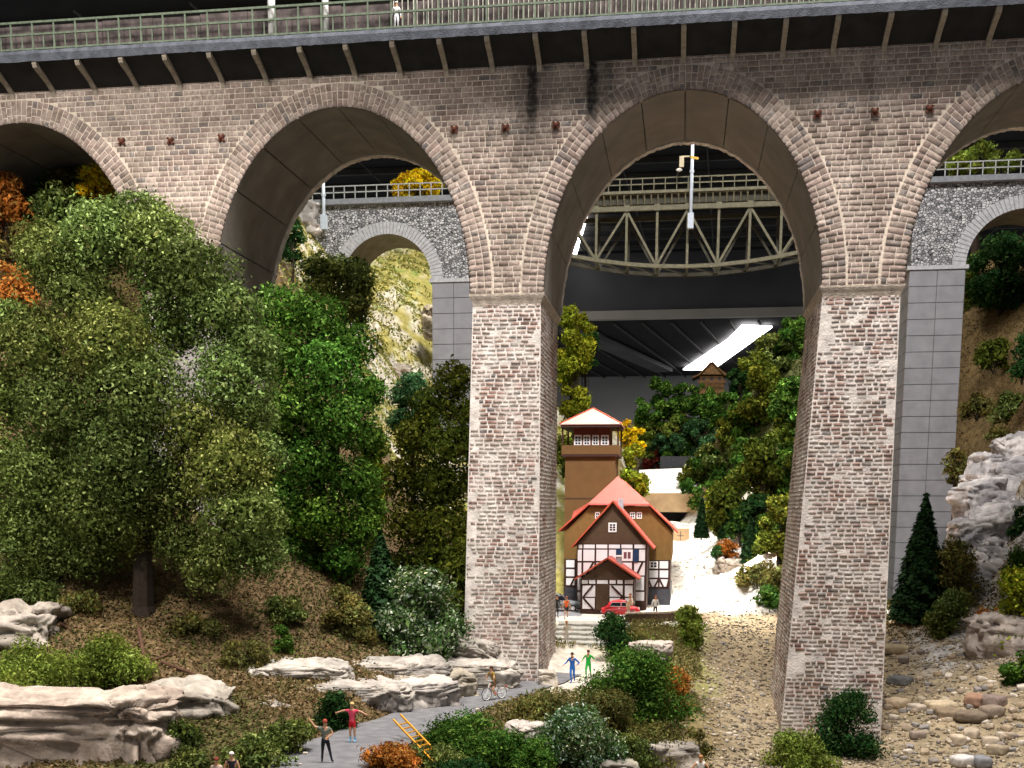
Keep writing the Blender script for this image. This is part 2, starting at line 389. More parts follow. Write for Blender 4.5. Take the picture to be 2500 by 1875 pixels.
ys = np.r_[np.arange(-30, 34, .36), np.arange(34, 70, .5), np.arange(70, 142, 1.0)]
xs = np.r_[np.arange(-62, -36, .9), np.arange(-36, 24, .36), np.arange(24, 62, .7)]
GX, GY = np.meshgrid(xs, ys); X, Y = GX.ravel(), GY.ravel(); Z = height(X, Y)
ny, nx = GX.shape
gx = np.gradient(Z.reshape(ny, nx), axis=1) / np.gradient(GX, axis=1); gy = np.gradient(Z.reshape(ny, nx), axis=0) / np.gradient(GY, axis=0)
SL = np.hypot(gx, gy).ravel()
P3 = np.c_[X, Y, Z]
n1, n2, n3 = fbm(P3 * .25, 4, 21), fbm(P3 * .8, 4, 22), fbm(P3 * 2.5, 3, 23)
def zone_colors(X, Y, Z, SL, n1, n2, n3):
    c = np.zeros((len(X), 3))
    scrub = np.array((.13, .085, .04)) * (1 + .5 * n2)[:, None] + np.outer(np.maximum(n1, 0), (-.02, .03, -.01))
    c[:] = scrub
    def lay(m, col, v=.3, nn=None):
        nonlocal c
        nn = n2 if nn is None else nn
        m = np.clip(m, 0, 1)[:, None]; c = c * (1 - m) + m * (np.array(col) * (1 + v * nn)[:, None])
    sand = smooth(-11, -8, X) * (1 - smooth(2.5, 4, X + .5 * n2)) * smooth(-4.5, -2.5, Y + .04 * X) * (1 - smooth(19, 20, Y))
    lay(smooth(-9, -5, X) * (1 - smooth(3, 5, X)) * (1 - smooth(-3, 0, Y)), (.22, .17, .075), .5)
    lay(smooth(-6, -2, X) * smooth(0, 5, Y) * (1 - smooth(24, 30, Y)), (.26, .24, .09), .4)
    lay(sand * (1 - smooth(.6, 1.8, np.hypot((X + 4.2) / 2.6, (Y - 3.5) / 7.0) + .25 * n1)), (.62, .55, .46), .12)
    lay((smooth(3.6, 5.2, X + .9 * n1 + smooth(-8, -16, Y) * 2.2) * (1 - smooth(31, 33, Y))) * (1 - smooth(22, 25, X - .15 * Y + 2 * n1)), (.29, .225, .14), .4)
    lay(smooth(6.2, 6.0, np.abs(X + 4.6)) * 0 + (np.abs(X + 4.6) < 6.6) * smooth(19.2, 19.6, Y) * (1 - smooth(46, 48, Y)), (.60, .56, .49), .1)
    hillL = smooth(34, 44, Y) * (1 - smooth(-10, -4, X)); lay(hillL, (.33, .29, .09), .35, n1)
    lay(hillL * smooth(.1, .35, n2 + .3 * n1), (.20, .24, .06), .3)
    hillR = smooth(18, 24, X) * smooth(36, 46, Y); lay(hillR, (.13, .085, .035), .45)
    lay(smooth(50, 60, Y) * smooth(5, 9, X) * (1 - smooth(20, 26, X)), (.07, .075, .025), .5)
    lay(smooth(30, 60, Z + 8 * n1) * (X > -10) * (X < 20) * smooth(90, 100, Y), (.45, .38, .15), .2)
    rock = smooth(-.02, .2, n1 + .6 * n2) * smooth(.6, 1.2, SL) * smooth(30, 40, Y) * (1 - smooth(-8, -2, X)); lay(rock, (.60, .55, .48), .25, n3)
    lay(smooth(-.15, .1, n2) * smooth(17.5, 20, X - .06 * (Y - 25)) * (1 - smooth(44, 52, Y)) * smooth(8, 14, Y) * (1 - smooth(9, 14, Z)), (.46, .44, .42), .3, n3)
    rx = np.abs(X - river_x(Y)) / river_w(Y)
    lay((1 - smooth(.8, 1.15, rx + .25 * n1)) * smooth(31.5, 34, Y + .8 * n2) * (1 - smooth(96, 98, Y)), (.80, .765, .70), .06, n3)
    lay(smooth(.75, 1.0, rx) * (1 - smooth(1.3, 1.9, rx + .3 * n2)) * smooth(31, 35, Y) * (1 - smooth(66, 78, Y)), (.66, .60, .53), .22, n3)
    return np.clip(c, .01, .85)
VC = zone_colors(X, Y, Z, SL, n1, n2, n3)
I = np.arange(ny * nx).reshape(ny, nx)
FQ = np.stack([I[:-1, :-1], I[:-1, 1:], I[1:, 1:], I[1:, :-1]], -1).reshape(-1, 4)
M['terrain'] = nmat('terrain', (0, 0, 0), .95, .35, 1.8, .8, 5, attr=True)
me = to_mesh('terrain', P3, FQ, M['terrain'], None, True)
a = me.color_attributes.new('col', 'FLOAT_COLOR', 'POINT'); a.data.foreach_set('color', np.c_[VC, np.ones(len(VC))].astype(np.float32).ravel())
tag(link('terrain', me), kind='structure')

# road: a strip of asphalt following the centre line, 4 cm thick, with a ragged edge
M['asphalt'] = nmat('asphalt', (.185, .18, .185), .9, .22, 1.6, .35, 40)
V, Fc = [], []
for i in range(len(RC)):
    t = RC[min(i + 1, len(RC) - 1), :2] - RC[max(i - 1, 0), :2]; t /= np.linalg.norm(t); nrm = np.array([-t[1], t[0]])
    for k in np.linspace(-1, 1, 7):
        wv = RC[i, 3] + (.10 * math.sin(i * .9 + k) if abs(k) == 1 else 0)
        p = RC[i, :2] + nrm * k * wv; V.append((p[0], p[1], RC[i, 2] + .045 - .02 * k * k))
for i in range(len(RC) - 1):
    for k in range(6): Fc.append((i * 7 + k, i * 7 + k + 1, i * 7 + k + 8, i * 7 + k + 7))
tag(link('road', to_mesh('road', V, Fc, M['asphalt'], smooth_=True)), kind='structure')
# ------------------------------------------------------------------ front brick viaduct
ZS, AW, AH, VW = 22.4, 7.45, 10.19, 8.78            # springing height, half span, rise, barrel depth
ARC = [-55.8, -36.65, -17.40, 1.70, 20.92, 40.1]
ZT = 35.2                                           # underside of the deck
RT = 1.28                                           # arch ring thickness
VX0, VX1 = -56., 40.
via = thing('brick_viaduct', (-7.85, 0, 1.0), 'tall brick arch viaduct with lime-smeared piers and a green railing', 'viaduct')
BRK = [np.array(c) for c in ((.255, .175, .142), (.22, .145, .118), (.285, .20, .165), (.20, .135, .108), (.265, .185, .152), (.23, .16, .13), (.30, .215, .178), (.21, .15, .125))]
BDK = [np.array(c) for c in ((.11, .095, .095), (.14, .115, .11), (.17, .13, .115), (.20, .145, .12))]
BPR = [np.array(c) for c in ((.27, .145, .112), (.22, .115, .09), (.31, .175, .14), (.18, .10, .08), (.25, .15, .12), (.34, .205, .165))]
def bcol(r, dark=.16, pal=None):
    c = (r.choice(BDK) if r.random() < dark else r.choice(pal or BRK)).copy()
    c = c * r.uniform(.85, 1.15); g = c.mean(); return np.clip(g + (c - g) * (.82 if pal is None else .95), 0, 1)
def brick_lm(c, L, H, D, ins, r):
    """8-vertex brick: back rectangle L x H at y=0, front face inset and uneven at y=-D"""
    j = lambda s: r.uniform(-s, s)
    V = [(-L / 2, 0, -H / 2), (L / 2, 0, -H / 2), (L / 2, 0, H / 2), (-L / 2, 0, H / 2)]
    for sx, sz in ((-1, -1), (1, -1), (1, 1), (-1, 1)):
        V.append((sx * (L / 2 - ins) + j(ins * .8), -D + j(D * .4), sz * (H / 2 - ins) + j(ins * .7)))
    return np.array(V)
BF = np.array([(4, 5, 6, 7), (0, 1, 5, 4), (1, 2, 6, 5), (2, 3, 7, 6), (3, 0, 4, 7)])
rb = random.Random(5)
bricks = []          # (verts world 8x3, colour, material key, size on picture)
def put(center, L, H, D, ex, ez, en, key, dark=.11, ins=.022, edge=0.):
    if key == 'pier_brick':                       # patches where the lime render hides the bricks
        q = center[None] * .55; v_ = float(fbm(q, 4, 61)[0])
        if v_ + edge > .52 or rb.random() < .03: return
        L, H = L * rb.uniform(.86, 1.03), H * rb.uniform(.82, 1.08); center = center + ez * rb.uniform(-.018, .018)
    """brick with its long axis ex, height axis ez and outward normal en"""
    lm = brick_lm(None, L, H, D, ins, rb)
    W_ = center + np.outer(lm[:, 0], ex) - np.outer(lm[:, 1], en) + np.outer(lm[:, 2], ez)
    d = W_.mean(0) - CAM; zc = d @ _f
    px, py = PX0 + F_PX * (d @ _r) / zc, PY0 - F_PX * (d @ _u) / zc
    vis = -20 < px < 2520 and -20 < py < 1890
    bricks.append((W_, bcol(rb, dark, BPR if key == 'pier_brick' else None), key, (L * H / zc ** 2) * max(0., -(en @ d) / np.linalg.norm(d)) if vis else 0))
EX, EZ, EN = np.array((1., 0, 0)), np.array((0, 0, 1.)), np.array((0, -1., 0))
def inside_extrados(x, z, g=0.0):
    for c in ARC:
        if z < ZS: return False
        # offset ellipse approximated by a grown ellipse
        if ((x - c) / (AW + RT + g)) ** 2 + ((z - ZS) / (AH + RT + g)) ** 2 < 1: return True
    return False
# spandrel courses
CH = .287
z = ZS + CH / 2 + .02; row = 0
while z < ZT - .1:
    x = VX0 + (.35 if row % 2 else 0) + rb.uniform(-.1, .1)
    while x < VX1:
        L = rb.choice((.64, .60, .56, .34, .58))
        x1 = x + L
        # clip against the arch rings
        xs_ = np.linspace(x, x1, 8); ok = [not inside_extrados(q, z, .05) for q in xs_]
        if all(ok): a_, b_ = x, x1
        elif any(ok):
            ii = [i for i, q in enumerate(ok) if q]; a_, b_ = xs_[ii[0]], xs_[ii[-1]]
        else: a_ = b_ = x
        if b_ - a_ > .14 and x1 > -42 and x < 24:
            put(np.array(((a_ + b_) / 2, .0, z + rb.uniform(-.008, .008))), b_ - a_ - .042, CH - .036, .014 + rb.uniform(0, .016), EX, EZ, EN, 'brick')
        x = x1
    z += CH; row += 1
# arch rings: two radial bricks per course, proud of the spandrel
def ell(c, t, off): # point on ellipse and outward normal
    p = np.array((c + AW * math.cos(t), 0, ZS + AH * math.sin(t))); n = np.array((math.cos(t) / AW, 0, math.sin(t) / AH)); n /= np.linalg.norm(n)
    return p + n * off, n
def arc_params(c, step):
    ts = np.linspace(0, math.pi, 2000); P = np.array([ell(c, t, RT * .5)[0] for t in ts]); s = np.r_[0, np.cumsum(np.linalg.norm(np.diff(P, axis=0), axis=1))]
    n = int(round(s[-1] / step)); return np.interp((np.arange(n) + .5) * s[-1] / n, s, ts), s[-1] / n
for c in ARC[1:5]:
    ts, st = arc_params(c, .31)
    for i, t in enumerate(ts):
        split = rb.choice(((.84, .42), (.42, .84), (.63, .63), (.42, .42, .42), (.42, .42, .42), (.32, .62, .32)))
        off = 0.
        for L in split:
            p, n = ell(c, t, off + L / 2 + .01); tang = np.array((-n[2], 0, n[0]))
            put(p + np.array((0, -.05, 0)), L - .04, st * (1 + (off + L / 2 - RT / 2) / 8.) - .04, .014 + rb.uniform(0, .016), n, tang, EN, 'brick', .13)
            off += L
# piers
PIERS = []
def pier(xl0, xr0, xl1, xr1, z1, yf1, key='pier_brick', vis=True):
    """edges at the springing (xl0,xr0) and at height z1 near the ground (xl1,xr1); front batters out to y = yf1"""
    PIERS.append((xl0, xr0, xl1, xr1, z1, yf1))
    if not vis: return
    ch = .236; z = ZS - .68; row = 0
    while z > z1:
        t = (ZS - z) / (ZS - z1); xl = xl0 + (xl1 - xl0) * t; xr = xr0 + (xr1 - xr0) * t; yf = .08 + (yf1 - .08) * t
        x = xl - (.3 if row % 2 else 0)
        while x < xr:
            L = rb.choice((.60, .54, .48, .32)); a_, b_ = max(x, xl + .02), min(x + L, xr - .02)
            if b_ - a_ > .12: put(np.array(((a_ + b_) / 2, yf, z)), b_ - a_ - .06, ch - .062, .012 + rb.uniform(0, .03), EX, EZ, EN, key, .12, edge=.55 * max(0, 1 - ((a_ + b_) / 2 - xl) / .9) + .30 * max(0, 1 - (xr - (a_ + b_) / 2) / .5))
            x += L
        for side, xe in ((-1, xl), (1, xr)):                       # side faces
            if not (side == 1 and xe < 2.2 or side == -1 and xe > 2.2): continue
            y = yf - (.3 if row % 2 else 0)
            while y < VW:
                L = rb.choice((.60, .54, .48, .32)); a_, b_ = max(y, yf + .02), min(y + L, VW)
                if b_ - a_ > .12: put(np.array((xe, (a_ + b_) / 2, z)), b_ - a_ - .06, ch - .062, .012 + rb.uniform(0, .03), np.array((0, side * 1., 0)), EZ, np.array((side * 1., 0, 0)), key, .12)
                y += L
        z -= ch; row += 1
pier(-9.78, -5.95, -10.32, -5.88, .3, -.32)
pier(9.28, 13.28, 7.86, 13.34, -2.6, -.40)
pier(-29.0, -25.1, -29.4, -24.8, 1.0, -.3, vis=False)
pier(28.5, 32.5, 28.0, 33.0, -2.6, -.3, vis=False)
pier(-48.2, -44.2, -48.6, -44.0, 1.0, -.3, vis=False)
# the 300 that show largest are bricks of their own, the rest one part
order = sorted(range(len(bricks)), key=lambda i: -bricks[i][3])[:300]; own = set(order)
og = np.array(org(via))
for i in order:
    W_, c, key, _ = bricks[i]; ctr = W_.mean(0)
    me = to_mesh('brick', W_ - ctr, BF, M[key], [c] * 5)
    o = link('brick', me, via); o.location = Vector(ctr - og)
for key, nm in (('brick', 'brickwork'), ('pier_brick', 'pier_brickwork')):
    sel = [b for i, b in enumerate(bricks) if i not in own and b[2] == key]
    V = np.concatenate([b[0] for b in sel]); Fa = np.concatenate([BF + 8 * k for k in range(len(sel))]); Cc = np.repeat(np.array([b[1] for b in sel]), 5, axis=0)
    tag(link(nm, to_mesh(nm, V - og, Fa, M[key], Cc), via), kind='stuff')
# mortar core: front and back sheets of the spandrels
def low_z(x):
    for c in ARC:
        if abs(x - c) < AW: return ZS + AH * math.sqrt(1 - ((x - c) / AW) ** 2)
    return ZS - .1
xs_ = set(np.linspace(VX0, VX1, 500))
for c in ARC: xs_ |= set(c + AW * np.cos(np.linspace(0, math.pi, 90))) | {c - AW - 1e-4, c + AW + 1e-4}
xs_ = sorted(q for q in xs_ if VX0 <= q <= VX1)
m = MB(); V = []; Fc = []
for x in xs_: V += [(x, .0, low_z(x)), (x, .0, ZT), (x, VW, low_z(x)), (x, VW, ZT)]
for i in range(len(xs_) - 1):
    k = 4 * i; Fc += [(k, k + 4, k + 5, k + 1), (k + 2, k + 3, k + 7, k + 6)]
m.add(V, Fc, (.60, .51, .42)); m.build('spandrel_wall', M['mortar'], via)
m = MB()                                           # ring backing, 10 cm proud
for c in ARC[1:5]:
    ts = np.linspace(0, math.pi, 120); V = []; Fc = []
    for t in ts:
        for off, y in ((0, 0), (0, -.05), (RT, -.05), (RT, 0)):
            p, _ = ell(c, t, off); V.append((p[0], y, p[2]))
    for i in range(len(ts) - 1):
        for j in range(3): Fc.append((4 * i + j, 4 * i + 4 + j, 4 * i + 5 + j, 4 * i + 1 + j))
    m.add(V, Fc, (.58, .48, .40))
m.build('arch_ring', M['mortar'], via)
# barrel linings: cast segments with open joints
for c in ARC[1:5]:
    ts, st = arc_params(c, 3.0); n = len(ts)
    tb = np.linspace(0, math.pi, n + 1)
    for i in range(n):
        m = MB(); tt = np.linspace(tb[i] + .0035, tb[i + 1] - .0035, 9); V = []; Fc = []
        for t in tt:
            for y in (-.05, VW):
                for off in (.0, .12):
                    p, _ = ell(c, t, off); V.append((p[0], y, p[2]))
        for k in range(8):
            a0, b0 = 4 * k, 4 * k + 4
            Fc += [(a0, a0 + 2, b0 + 2, b0), (a0 + 1, b0 + 1, b0 + 3, a0 + 3), (a0, b0, b0 + 1, a0 + 1), (a0 + 2, a0 + 3, b0 + 3, b0 + 2)]
        Fc += [(0, 1, 3, 2), (32, 34, 35, 33)]
        m.add(V, Fc); m.build('lining_segment', M['lining'], via, smooth_=False)
    # rough brick edge of the barrel at the far side
    m = MB(); V = []; Fc = []
    tt = np.linspace(.02, math.pi - .02, 140)
    for t in tt:
        j = rb.uniform(-.05, .02)
        for y, off in ((VW - .05, -.05 + j), (VW + .55, -.05 + j), (VW + .55, .5), (VW - .05, .5)):
            p, _ = ell(c, t, off); V.append((p[0], y, p[2]))
    for i in range(len(tt) - 1):
        for j in range(4): Fc.append((4 * i + j, 4 * i + (j + 1) % 4, 4 * i + 4 + (j + 1) % 4, 4 * i + 4 + j))
    m.add(V, Fc); m.build('rear_ring', M['pier_mortar'], via)
# pier cores and imposts
for xl0, xr0, xl1, xr1, z1, yf1 in PIERS:
    m = MB(); V = []; Fc = []
    for t in np.linspace(0, 1, 30):
        z = ZS - .02 + (z1 - 1.5 - ZS) * t; tt = min(1.03, (ZS - z) / (ZS - z1))
        xl = xl0 + (xl1 - xl0) * tt; xr = xr0 + (xr1 - xr0) * tt; yf = .08 + (yf1 - .08) * tt
        V += [(xl, yf, z), (xr, yf, z), (xr, VW, z), (xl, VW, z)]
    for i in range(29):
        for j in range(4): Fc.append((4 * i + j, 4 * i + 4 + j, 4 * i + 4 + (j + 1) % 4, 4 * i + (j + 1) % 4))
    m.add(V, Fc); m.build('pier', M['pier_mortar'], via)
    cx = (xl0 + xr0) / 2; hw = (xr0 - xl0) / 2
    m = MB(); prof = [(0, -.02), (0, -.12), (-.05, -.24), (-.13, -.38), (-.19, -.56), (-.20, -.62)]
    V = []; Fc = []
    for dx, dz in prof:
        e = hw + .20 + dx; V += [(cx - e, -.075 - dx * .6, ZS + dz), (cx + e, -.075 - dx * .6, ZS + dz), (cx + e, VW + .12 + dx, ZS + dz), (cx - e, VW + .12 + dx, ZS + dz)]
    for i in range(len(prof) - 1):
        for j in range(4): Fc.append((4 * i + j, 4 * i + 4 + j, 4 * i + 4 + (j + 1) % 4, 4 * i + (j + 1) % 4))
    Fc += [(0, 1, 2, 3)]
    m.add(V, Fc); m.build('impost', M['impost'], via)
# tie-bar anchor plates, rusty crosses on the spandrels
for px, py in ((297, 346), (416, 344), (540, 337), (1109, 316), (1234, 312), (1357, 306), (1996, 279), (2136, 273), (2270, 266)):
    p = at(px, py, -.09); m = MB(); r = .17
    m.bar((p[0] - r, -.10, p[2] - r), (p[0] + r, -.10, p[2] + r), .13, .10, (0, 1, 0)); m.bar((p[0] - r, -.125, p[2] + r), (p[0] + r, -.125, p[2] - r), .13, .10, (0, 1, 0))
    m.ball((p[0], -.17, p[2]), .12, 8, 5); m.build('anchor_plate', M['rust'], via)
# deck
OV = 2.07
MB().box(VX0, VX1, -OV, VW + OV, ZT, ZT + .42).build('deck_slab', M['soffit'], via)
m = MB(); V = []; Fc = []
nx_ = 380
for i in range(nx_):
    x = VX0 + (VX1 - VX0) * i / (nx_ - 1); j = rb.uniform(-.02, .02)
    V += [(x, -OV - .06, ZT - .08 + j), (x, -OV - .12 + j, ZT + .30), (x, -OV - .06 + j, ZT + .50 + j), (x, -OV + .5, ZT + .52 + j)]
for i in range(nx_ - 1):
    for j in range(3): Fc.append((4 * i + j, 4 * i + 4 + j, 4 * i + 5 + j, 4 * i + 1 + j))
m.add(V, Fc); m.build('deck_edge', M['deck'], via)
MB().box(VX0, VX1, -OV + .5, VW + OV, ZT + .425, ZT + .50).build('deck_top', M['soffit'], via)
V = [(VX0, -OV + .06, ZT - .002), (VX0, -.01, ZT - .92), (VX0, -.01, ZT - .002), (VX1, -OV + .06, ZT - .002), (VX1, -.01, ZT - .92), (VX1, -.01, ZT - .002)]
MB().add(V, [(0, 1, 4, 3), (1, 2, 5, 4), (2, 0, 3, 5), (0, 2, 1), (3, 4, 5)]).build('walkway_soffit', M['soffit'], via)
# brackets under the cantilevered walkway
BX0, BS = -34.3017, 2.5626
for k in range(-4, 26):
    x = BX0 + BS * k; m = MB(); V = []; Fc = []
    prof = [(-OV + .02, ZT - .10, 0), (-OV + .12, ZT - .26, 0), (-1.6, ZT - .38, 0), (-1.1, ZT - .52, 0), (-.6, ZT - .70, 0), (-.15, ZT - .96, 0), (.0, ZT - 1.22, 0)]
    hw = .13
    for y, zz, _ in prof: V += [(x - hw, y, zz - .08), (x + hw, y, zz - .08), (x + hw, y, ZT - .001), (x - hw, y, ZT - .001)]
    for i in range(len(prof) - 1):
        for j in range(4): Fc.append((4 * i + j, 4 * i + 4 + j, 4 * i + 4 + (j + 1) % 4, 4 * i + (j + 1) % 4))
    Fc.append((0, 1, 2, 3)); m.add(V, Fc); m.build('bracket', M['bracket'], via)
# railing
zb, zr = ZT + .50, ZT + 2.0
for nm, zz, h in (('top_rail', zr, .11), ('mid_rail', zb + .86, .10), ('bottom_rail', zb + .10, .09)):
    MB().box(VX0, VX1, -OV + .0, -OV + .10, zz - h / 2, zz + h / 2).build(nm, M['green_rail'], via)
def rep(name, base_mb, xs_list, y, mat, parent):
    me = None
    for x in xs_list:
        if me is None:
            o = base_mb.build(name, mat, None); me = o.data; o.parent = parent; ORG[o.name] = org(parent)
        else: o = link(name, me, parent)
        o.location = Vector((x, y, 0)) - org(parent)
post = MB().box(-.04, .04, -.045, .035, zb, zr - .066)
rep('railing_post', post, [BX0 + BS / 2 * k for k in range(-8, 52)], -OV + .05, M['green_rail'], via)
bal = MB().box(-.027, .027, -.035, .02, zb + .15, zb + .80)
rep('baluster', bal, [BX0 + BS / 2 * (k + .5) for k in range(-8, 52)], -OV + .05, M['green_rail'], via)
zb2 = zb
for zz, h in ((zr, .12), (zb + .86, .11)): MB().box(VX0, VX1, VW + OV - .15, VW + OV - .05, zz - h / 2, zz + h / 2).build('rear_rail', M['green_rail'], via)
rep('rear_post', MB().box(-.05, .05, -.05, .05, zb, zr - .06), [BX0 + 1.28 * k for k in range(-12, 50)], VW + OV - .1, M['green_rail'], via)
# dark screen boards right behind the railing, pale pickets along the right half
brd = nmat('board_brown', (.075, .058, .055), .9, .7, 1.6)
xb_ = VX0
while xb_ < VX1:
    L = rb.uniform(2.2, 3.4); MB().box(xb_, min(VX1, xb_ + L - .03), -OV + .62, -OV + .68, zb, zr + .05 + rb.uniform(-.03, .05)).build('screen_board', brd, via); xb_ += L
pk = nmat('picket', (.42, .40, .33), .8, .4, 3)
xp = at(955, 60, -OV)[0]
rep('picket', MB().box(-.022, .022, -.02, .02, zb, zr + .12), [xp + .27 * k + rb.uniform(-.05, .05) for k in range(0, 118)], -OV + .50, pk, via)
# ------------------------------------------------------------------ grey stone viaduct and steel truss in the background (Y = 54)
YG, DG = 54.0, 6.5
def rubble(name, a, b, sc):
    m = bpy.data.materials.new(name); m.use_nodes = True; N = m.node_tree.nodes; L = m.node_tree.links; bs = N['Principled BSDF']; bs.inputs['Roughness'].default_value = .95
    g = N.new('ShaderNodeNewGeometry'); mp = N.new('ShaderNodeVectorMath'); mp.operation = 'MULTIPLY'; mp.inputs[1].default_value = (1, 1, 1.35); L.new(g.outputs['Position'], mp.inputs[0])
    v = N.new('ShaderNodeTexVoronoi'); v.inputs['Scale'].default_value = sc; L.new(mp.outputs[0], v.inputs['Vector'])
    v2 = N.new('ShaderNodeTexVoronoi'); v2.feature = 'DISTANCE_TO_EDGE'; v2.inputs['Scale'].default_value = sc; L.new(mp.outputs[0], v2.inputs['Vector'])
    r = N.new('ShaderNodeValToRGB'); r.color_ramp.elements[0].position = .02; r.color_ramp.elements[0].color = (.05, .05, .055, 1); r.color_ramp.elements[1].position = .16; r.color_ramp.elements[1].color = (1, 1, 1, 1); L.new(v2.outputs['Distance'], r.inputs[0])
    sx = N.new('ShaderNodeSeparateColor'); L.new(v.outputs['Color'], sx.inputs[0])
    r2 = N.new('ShaderNodeValToRGB'); r2.color_ramp.elements[0].color = (*a, 1); r2.color_ramp.elements[1].color = (*b, 1); L.new(sx.outputs[0], r2.inputs[0])
    mx = N.new('ShaderNodeMix'); mx.data_type = 'RGBA'; mx.blend_type = 'MULTIPLY'; mx.inputs[0].default_value = 1; L.new(r2.outputs[0], mx.inputs[6]); L.new(r.outputs[0], mx.inputs[7]); L.new(mx.outputs[2], bs.inputs['Base Color'])
    bp = N.new('ShaderNodeBump'); bp.inputs['Strength'].default_value = 1; bp.inputs['Distance'].default_value = .12; L.new(v2.outputs['Distance'], bp.inputs['Height']); L.new(bp.outputs[0], bs.inputs['Normal'])
    return m
M['rubble'] = rubble('grey_rubble', (.15, .15, .16), (.68, .67, .68), 3.4)
M['ring_stone'] = nmat('ring_stone', (.44, .44, .46), .9, .2, 3, .4, 20)
M['barrel_grey'] = nmat('barrel_grey', (.24, .21, .16), .9, .25, 1)
ZD = 41.35
def stone_viaduct(name, label, xa, xb, arches, zs, ra, riseb, pier_edges, zbot):
    t = thing(name, ((xa + xb) / 2, YG, zbot), label, 'viaduct')
    def lowz(x):
        for c in arches:
            if abs(x - c) < ra: return zs + riseb * math.sqrt(max(0, 1 - ((x - c) / ra) ** 2))
        return zs
    q = set(np.linspace(xa, xb, 60))
    for c in arches: q |= set(c + ra * np.cos(np.linspace(0, math.pi, 50))) | {c - ra - 1e-4, c + ra + 1e-4}
    q = sorted(x for x in q if xa <= x <= xb); V = []; Fc = []
    for x in q: V += [(x, YG, lowz(x)), (x, YG, ZD - .4), (x, YG + DG, lowz(x)), (x, YG + DG, ZD - .4)]
    for i in range(len(q) - 1):
        k = 4 * i; Fc += [(k, k + 4, k + 5, k + 1), (k + 2, k + 3, k + 7, k + 6)]
    n = len(V); Fc += [(0, 1, 3, 2), (n - 4, n - 2, n - 1, n - 3)]
    MB().add(V, Fc).build('spandrel_wall', M['rubble'], t)
    for c in arches:
        tt = np.linspace(0, math.pi, 40); tt = [u for u in tt if xa <= c + ra * math.cos(u) <= xb]
        V = []; Fc = []
        for u in tt:
            for y in (YG, YG + DG): V.append((c + (ra) * math.cos(u), y, zs + (riseb) * math.sin(u)))
        for i in range(len(tt) - 1): Fc.append((2 * i, 2 * i + 1, 2 * i + 3, 2 * i + 2))
        MB().add(V, Fc).build('arch_barrel', M['barrel_grey'], t, smooth_=True)
        nst = 46
        for i in range(nst):                                      # ring stones
            u0, u1 = math.pi * i / nst + .004, math.pi * (i + 1) / nst - .004
            if not (xa <= c + ra * math.cos((u0 + u1) / 2) <= xb): continue
            dp = rb.uniform(0, .03); V = []
            for u in (u0, u1):
                for rr, y in ((.0, YG - .09 - dp), (1.2, YG - .09 - dp), (1.2, YG), (.0, YG)): V.append((c + (ra + rr) * math.cos(u), y, zs + (riseb + rr) * math.sin(u)))
            MB().add(V, [(0, 4, 5, 1), (1, 5, 6, 2), (3, 2, 6, 7), (0, 3, 7, 4), (0, 1, 2, 3), (4, 7, 6, 5)]).build('ring_stone', M['ring_stone'], t)
    for x0, x1, lean in pier_edges:
        zt = zs - .35
        MB().box(x0 + .04, x1 - .04, YG - .10, YG + DG + .1, zbot - 2, zt).build('pier_core', M['joint'], t)
        h = 1.52; z = zt; ncol = 2; k = 0
        while z - h > zbot - 2:                                    # cast panels with open joints, front and both flanks
            for j in range(ncol):
                a0, a1 = x0 + (x1 - x0) * j / ncol + .03, x0 + (x1 - x0) * (j + 1) / ncol - .03
                MB().box(a0, a1, YG - .17, YG - .10, z - h + .03, z - .03).build('panel', M['granite'], t)
            for xx, s_ in ((x0, -1), (x1, 1)):
                MB().box(min(xx, xx - s_ * .06) - .001, max(xx, xx - s_ * .06) + .001, YG - .09, YG + DG, z - h + .03, z - .03).build('panel', M['granite'], t)
            z -= h; k += 1
        MB().box(x0 - .25, x1 + .25, YG - .35, YG + DG + .3, zt, zs + .02).build('pier_cap', M['ring_stone'], t)
    MB().box(xa, xb, YG - .75, YG + DG + .7, ZD - .42, ZD + .10).build('deck', M['grey_deck'], t)
    for zz in (ZD + 1.32, ZD + .72): MB().box(xa, xb, YG - .70, YG - .62, zz - .05, zz + .05).build('rail', M['grey_rail'], t)
    rep('railing_post', MB().box(-.045, .045, -.04, .04, ZD + .1, ZD + 1.27), list(np.arange(xa + .3, xb, 1.12)), YG - .66, M['grey_rail'], t)
    return t
stone_viaduct('stone_viaduct', 'grey rubble stone viaduct end with one small arch, left of the truss', -36.2, -16.2, [-28.35], 33.5, 4.6, 4.55, [(-23.65, -19.2, 0)], 5)
stone_viaduct('stone_viaduct', 'grey rubble stone viaduct on a tall panelled concrete pier, right of the truss', 23.0, 52.0, [33.2, 46.5], 33.5, 5.2, 5.0, [(22.9, 28.0, 0), (38.9, 41.1, 0)], 1.0)
